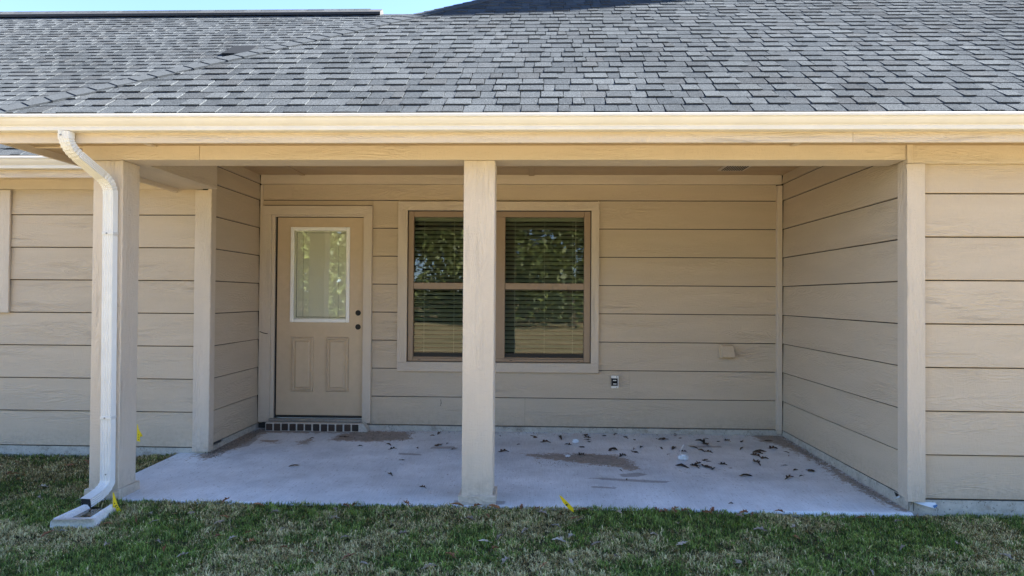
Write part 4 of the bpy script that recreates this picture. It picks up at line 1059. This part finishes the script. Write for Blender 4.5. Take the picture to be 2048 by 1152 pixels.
for (x, y) in PALE:
    leaf(x, y, -0.006 + float(lift(np.array([x]), np.array([y]))[0]), 'leafpale', random.uniform(0.7, 1.3), "pale bleached oak leaf lying in the grass", "pale leaves on the lawn", random.choice((0, 1, 2, 0, 1, 4)), 0.35)
RUST = [(-2.62, 4.13), (-2.86, 3.94), (-2.48, 4.20), (-1.85, 3.95), (-1.70, 4.02), (-1.62, 3.88), (-1.4, 3.80), (-0.3, 4.36), (-0.45, 3.72), (-0.22, 3.84), (0.18, 4.40), (0.26, 4.36), (0.30, 4.50), (0.86, 4.51), (0.92, 4.50), (0.98, 4.52), (1.42, 4.50), (-2.05, 3.75), (1.55, 4.12), (0.05, 3.62), (-1.0, 3.68), (-1.95, 4.28), (0.02, 4.50), (0.36, 4.52)]
for _ in range(22): RUST.append((random.uniform(-2.3, 2.2), random.uniform(4.48, 4.585)))
for _ in range(14): RUST.append((random.uniform(-4.6, -3.2), random.uniform(4.7, 5.8)))
for (x, y) in RUST:
    leaf(x, y, -0.006 + float(lift(np.array([x]), np.array([y]))[0]), 'leafrust', random.uniform(0.7, 1.25), "rust-brown dry oak leaf lying in the grass", "rust leaves on the lawn", random.choice((0, 1, 2, 3)), 0.35)

# ------------------------------------------------------------------ litter on the patio
def crumple(name, c, r, seed, label, cat, sx=1, sy=1, sz=1, mat='plastic'):
    rr = random.Random(seed); bm = bmesh.new(); bmesh.ops.create_icosphere(bm, subdivisions=3, radius=r)
    for v in bm.verts:
        k = 1 + rr.uniform(-0.55, 0.35); v.co = Vector((v.co.x * sx * k, v.co.y * sy * k, v.co.z * sz * k))
    zm = min(v.co.z for v in bm.verts)
    for v in bm.verts: v.co += Vector((c[0], c[1], c[2] - zm))
    me = bpy.data.meshes.new(name); bm.to_mesh(me); bm.free(); tag(me_obj(name, me, mat), label, cat)
def bag():
    # limp crumpled bag with a looped handle
    x, y = 1.28, 5.92; z = 0.017
    e = empty("plastic_scrap", (x, y, z), "crumpled clear plastic scrap with a looped end on the patio", "plastic")
    rr = random.Random(4); bm = bmesh.new(); bmesh.ops.create_icosphere(bm, subdivisions=3, radius=0.040)
    for v in bm.verts:
        k = 1 + rr.uniform(-0.4, 0.3); v.co = Vector((v.co.x * 1.15 * k, v.co.y * 0.7 * k, v.co.z * 0.55 * k))
    zm = min(v.co.z for v in bm.verts)
    for v in bm.verts: v.co += Vector((x, y, z - zm))
    me = bpy.data.meshes.new("crumple"); bm.to_mesh(me); bm.free(); me_obj("crumple", me, 'plastic', e)
    pts = [(x - 0.035 + 0.07 * i / 12, y + 0.005 * math.sin(i), z + 0.03 + 0.10 * math.sin(math.pi * i / 12)) for i in range(13)]
    V = []; F = []
    for i, (a, b, c) in enumerate(pts):
        V += [(a, b - 0.014, c), (a + 0.004, b + 0.014, c + 0.006)]
    F = [(2 * i, 2 * i + 1, 2 * i + 3, 2 * i + 2) for i in range(12)]
    mesh("loop", V, F, 'plastic', e)
bag()
V = []; F = []
for i in range(9):
    t = i / 8; x = 1.275 + 0.105 * t; y = 5.47 - 0.085 * t - 0.02 * math.sin(math.pi * t); z = 0.012 + 0.004 * math.sin(t * 7)
    V += [(x, y - 0.009, z), (x, y + 0.009, z + 0.001)]
F = [(2 * i, 2 * i + 2, 2 * i + 3, 2 * i + 1) for i in range(8)]
tag(mesh("white_strip", V, F, 'plastic'), "thin curved white plastic strip lying on the patio", "plastic strip")
crumple("paper_scrap", (0.39, 6.51, 0.022), 0.022, 9, "small white crumpled scrap near the window wall", "paper scrap", 1.2, 0.5, 0.9)
crumple("paper_scrap", (0.29, 5.98, 0.017), 0.016, 12, "tiny white scrap lying in the soil patch on the patio", "paper scrap", 1.4, 0.8, 0.5)

# grit along the wall edges and in the soil patches
def grit():
    V = []; F = []
    T = [(0, 2, 4), (2, 1, 4), (1, 3, 4), (3, 0, 4), (2, 0, 5), (1, 2, 5), (3, 1, 5), (0, 3, 5)]
    def put(x, y, r):
        b = len(V); z = (y - 4.6) * 0.028 / 2.4 + r * 0.4; k = [r * random.uniform(0.6, 1.3) for _ in range(6)]
        V.extend([(x + k[0], y, z), (x - k[1], y, z), (x, y + k[2], z), (x, y - k[3], z), (x, y, z + k[4] * 0.8), (x, y, z - k[5] * 0.8)])
        F.extend([tuple(b + i for i in t) for t in T])
    for _ in range(420): put(XL + 0.015 + abs(random.gauss(0, 0.06)), random.uniform(5.75, 6.95), random.uniform(0.002, 0.007))
    for _ in range(500): put(XR - 0.008 - abs(random.gauss(0, 0.05)), random.uniform(4.8, 6.95), random.uniform(0.002, 0.006))
    for _ in range(350): put(random.uniform(-2.7, 2.4), DB - 0.03 - abs(random.gauss(0, 0.05)), random.uniform(0.0015, 0.005))
    for _ in range(260): put(random.uniform(-1.95, -1.2), random.uniform(6.5, 6.95), random.uniform(0.002, 0.006))
    for _ in range(260): put(random.uniform(0.0, 0.85), random.uniform(5.65, 6.1), random.uniform(0.002, 0.005))
    for _ in range(200): put(random.uniform(-2.9, 2.3), random.uniform(5.4, 6.9), random.uniform(0.0012, 0.003))
    me = bpy.data.meshes.new("grit"); me.from_pydata(V, [], F); o = me_obj("grit", me, 'pebble')
    tag(o, "small grit and soil crumbs along the patio wall edges", "grit", kind="stuff")
grit()

# ------------------------------------------------------------------ woodland across the lawn, behind the viewer (seen mirrored in the panes)
def woodland():
    r = random.Random(21); root = None
    V = []; F = []; LV = []
    def limb(p, q, r0, r1, m=7):
        b = len(V); d = (q - p).normalized(); qt = d.to_track_quat('Z', 'Y')
        for (c, rad) in ((p, r0), (q, r1)):
            for k in range(m):
                a = 2 * math.pi * k / m; V.append(tuple(c + qt @ Vector((rad * math.cos(a), rad * math.sin(a), 0))))
        for i in range(m): F.append((b + i, b + (i + 1) % m, b + m + (i + 1) % m, b + m + i))
    for i in range(30):
        x = -34 + i * 2.4 + r.uniform(-0.9, 0.9); y = -19 - r.uniform(0, 11); h = r.uniform(7, 12)
        base = Vector((x, y, -0.1)); top = base + Vector((r.uniform(-.6, .6), r.uniform(-.6, .6), h * 0.75))
        mid = base.lerp(top, 0.4) + Vector((r.uniform(-.2, .2), 0, 0))
        limb(base, mid, 0.22, 0.16); limb(mid, top, 0.16, 0.05)
        nl = 11
        for k in range(nl):
            s = mid.lerp(top, r.uniform(-0.55, 0.9)); a = r.uniform(0, 6.28)
            e = s + Vector((math.cos(a), math.sin(a), r.uniform(0.0, 0.7))) * r.uniform(1.2, 2.8); limb(s, e, 0.06, 0.02, 5)
            for _ in range(4):
                cc = e + Vector((r.gauss(0, 0.5), r.gauss(0, 0.5), r.gauss(0, 0.4))); LV.append((cc, r.uniform(0.7, 1.2), 85, 1.0))
        for _ in range(9):      # underbrush
            LV.append((Vector((x + r.uniform(-2, 2), y - r.uniform(-1, 5), r.uniform(0.2, 2.4))), r.uniform(0.6, 1.1), 40, 1.0))
    for _ in range(420):
        LV.append((Vector((r.uniform(-50, 50), r.uniform(-44, -34), r.uniform(0.3, 9.5))), r.uniform(1.4, 2.4), 60, 2.3))
    me = bpy.data.meshes.new("woodland"); me.from_pydata(V, [], F); o = me_obj("woodland", me, 'bark')
    tag(o, "wood of leafy trees across the lawn, seen only as a reflection in the panes", "woodland", kind="stuff")
    cs = np.concatenate([np.array(c)[None] + rng.normal(0, 1, (n, 3)) * rad * 0.55 for c, rad, n, _s in LV]).astype(np.float32); n = len(cs)
    u = rng.normal(0, 1, (n, 3)); u /= np.linalg.norm(u, axis=1)[:, None]; w2 = rng.normal(0, 1, (n, 3)); w2 -= u * (u * w2).sum(1)[:, None]; w2 /= np.linalg.norm(w2, axis=1)[:, None]
    s = (rng.uniform(0.08, 0.21, n) * np.concatenate([np.full(q[2], q[3]) for q in LV]))[:, None]
    Q = np.stack([cs - u * s, cs + w2 * s * 0.6, cs + u * s, cs - w2 * s * 0.6], 1).reshape(-1, 3)
    Q[:, 2] = np.maximum(Q[:, 2], -0.02)
    m2 = bpy.data.meshes.new("foliage"); m2.from_pydata(Q.tolist(), [], (np.arange(n)[:, None] * 4 + np.arange(4)).tolist())
    f = me_obj("foliage", m2, 'foliage', o); f["kind"] = "stuff"
woodland()
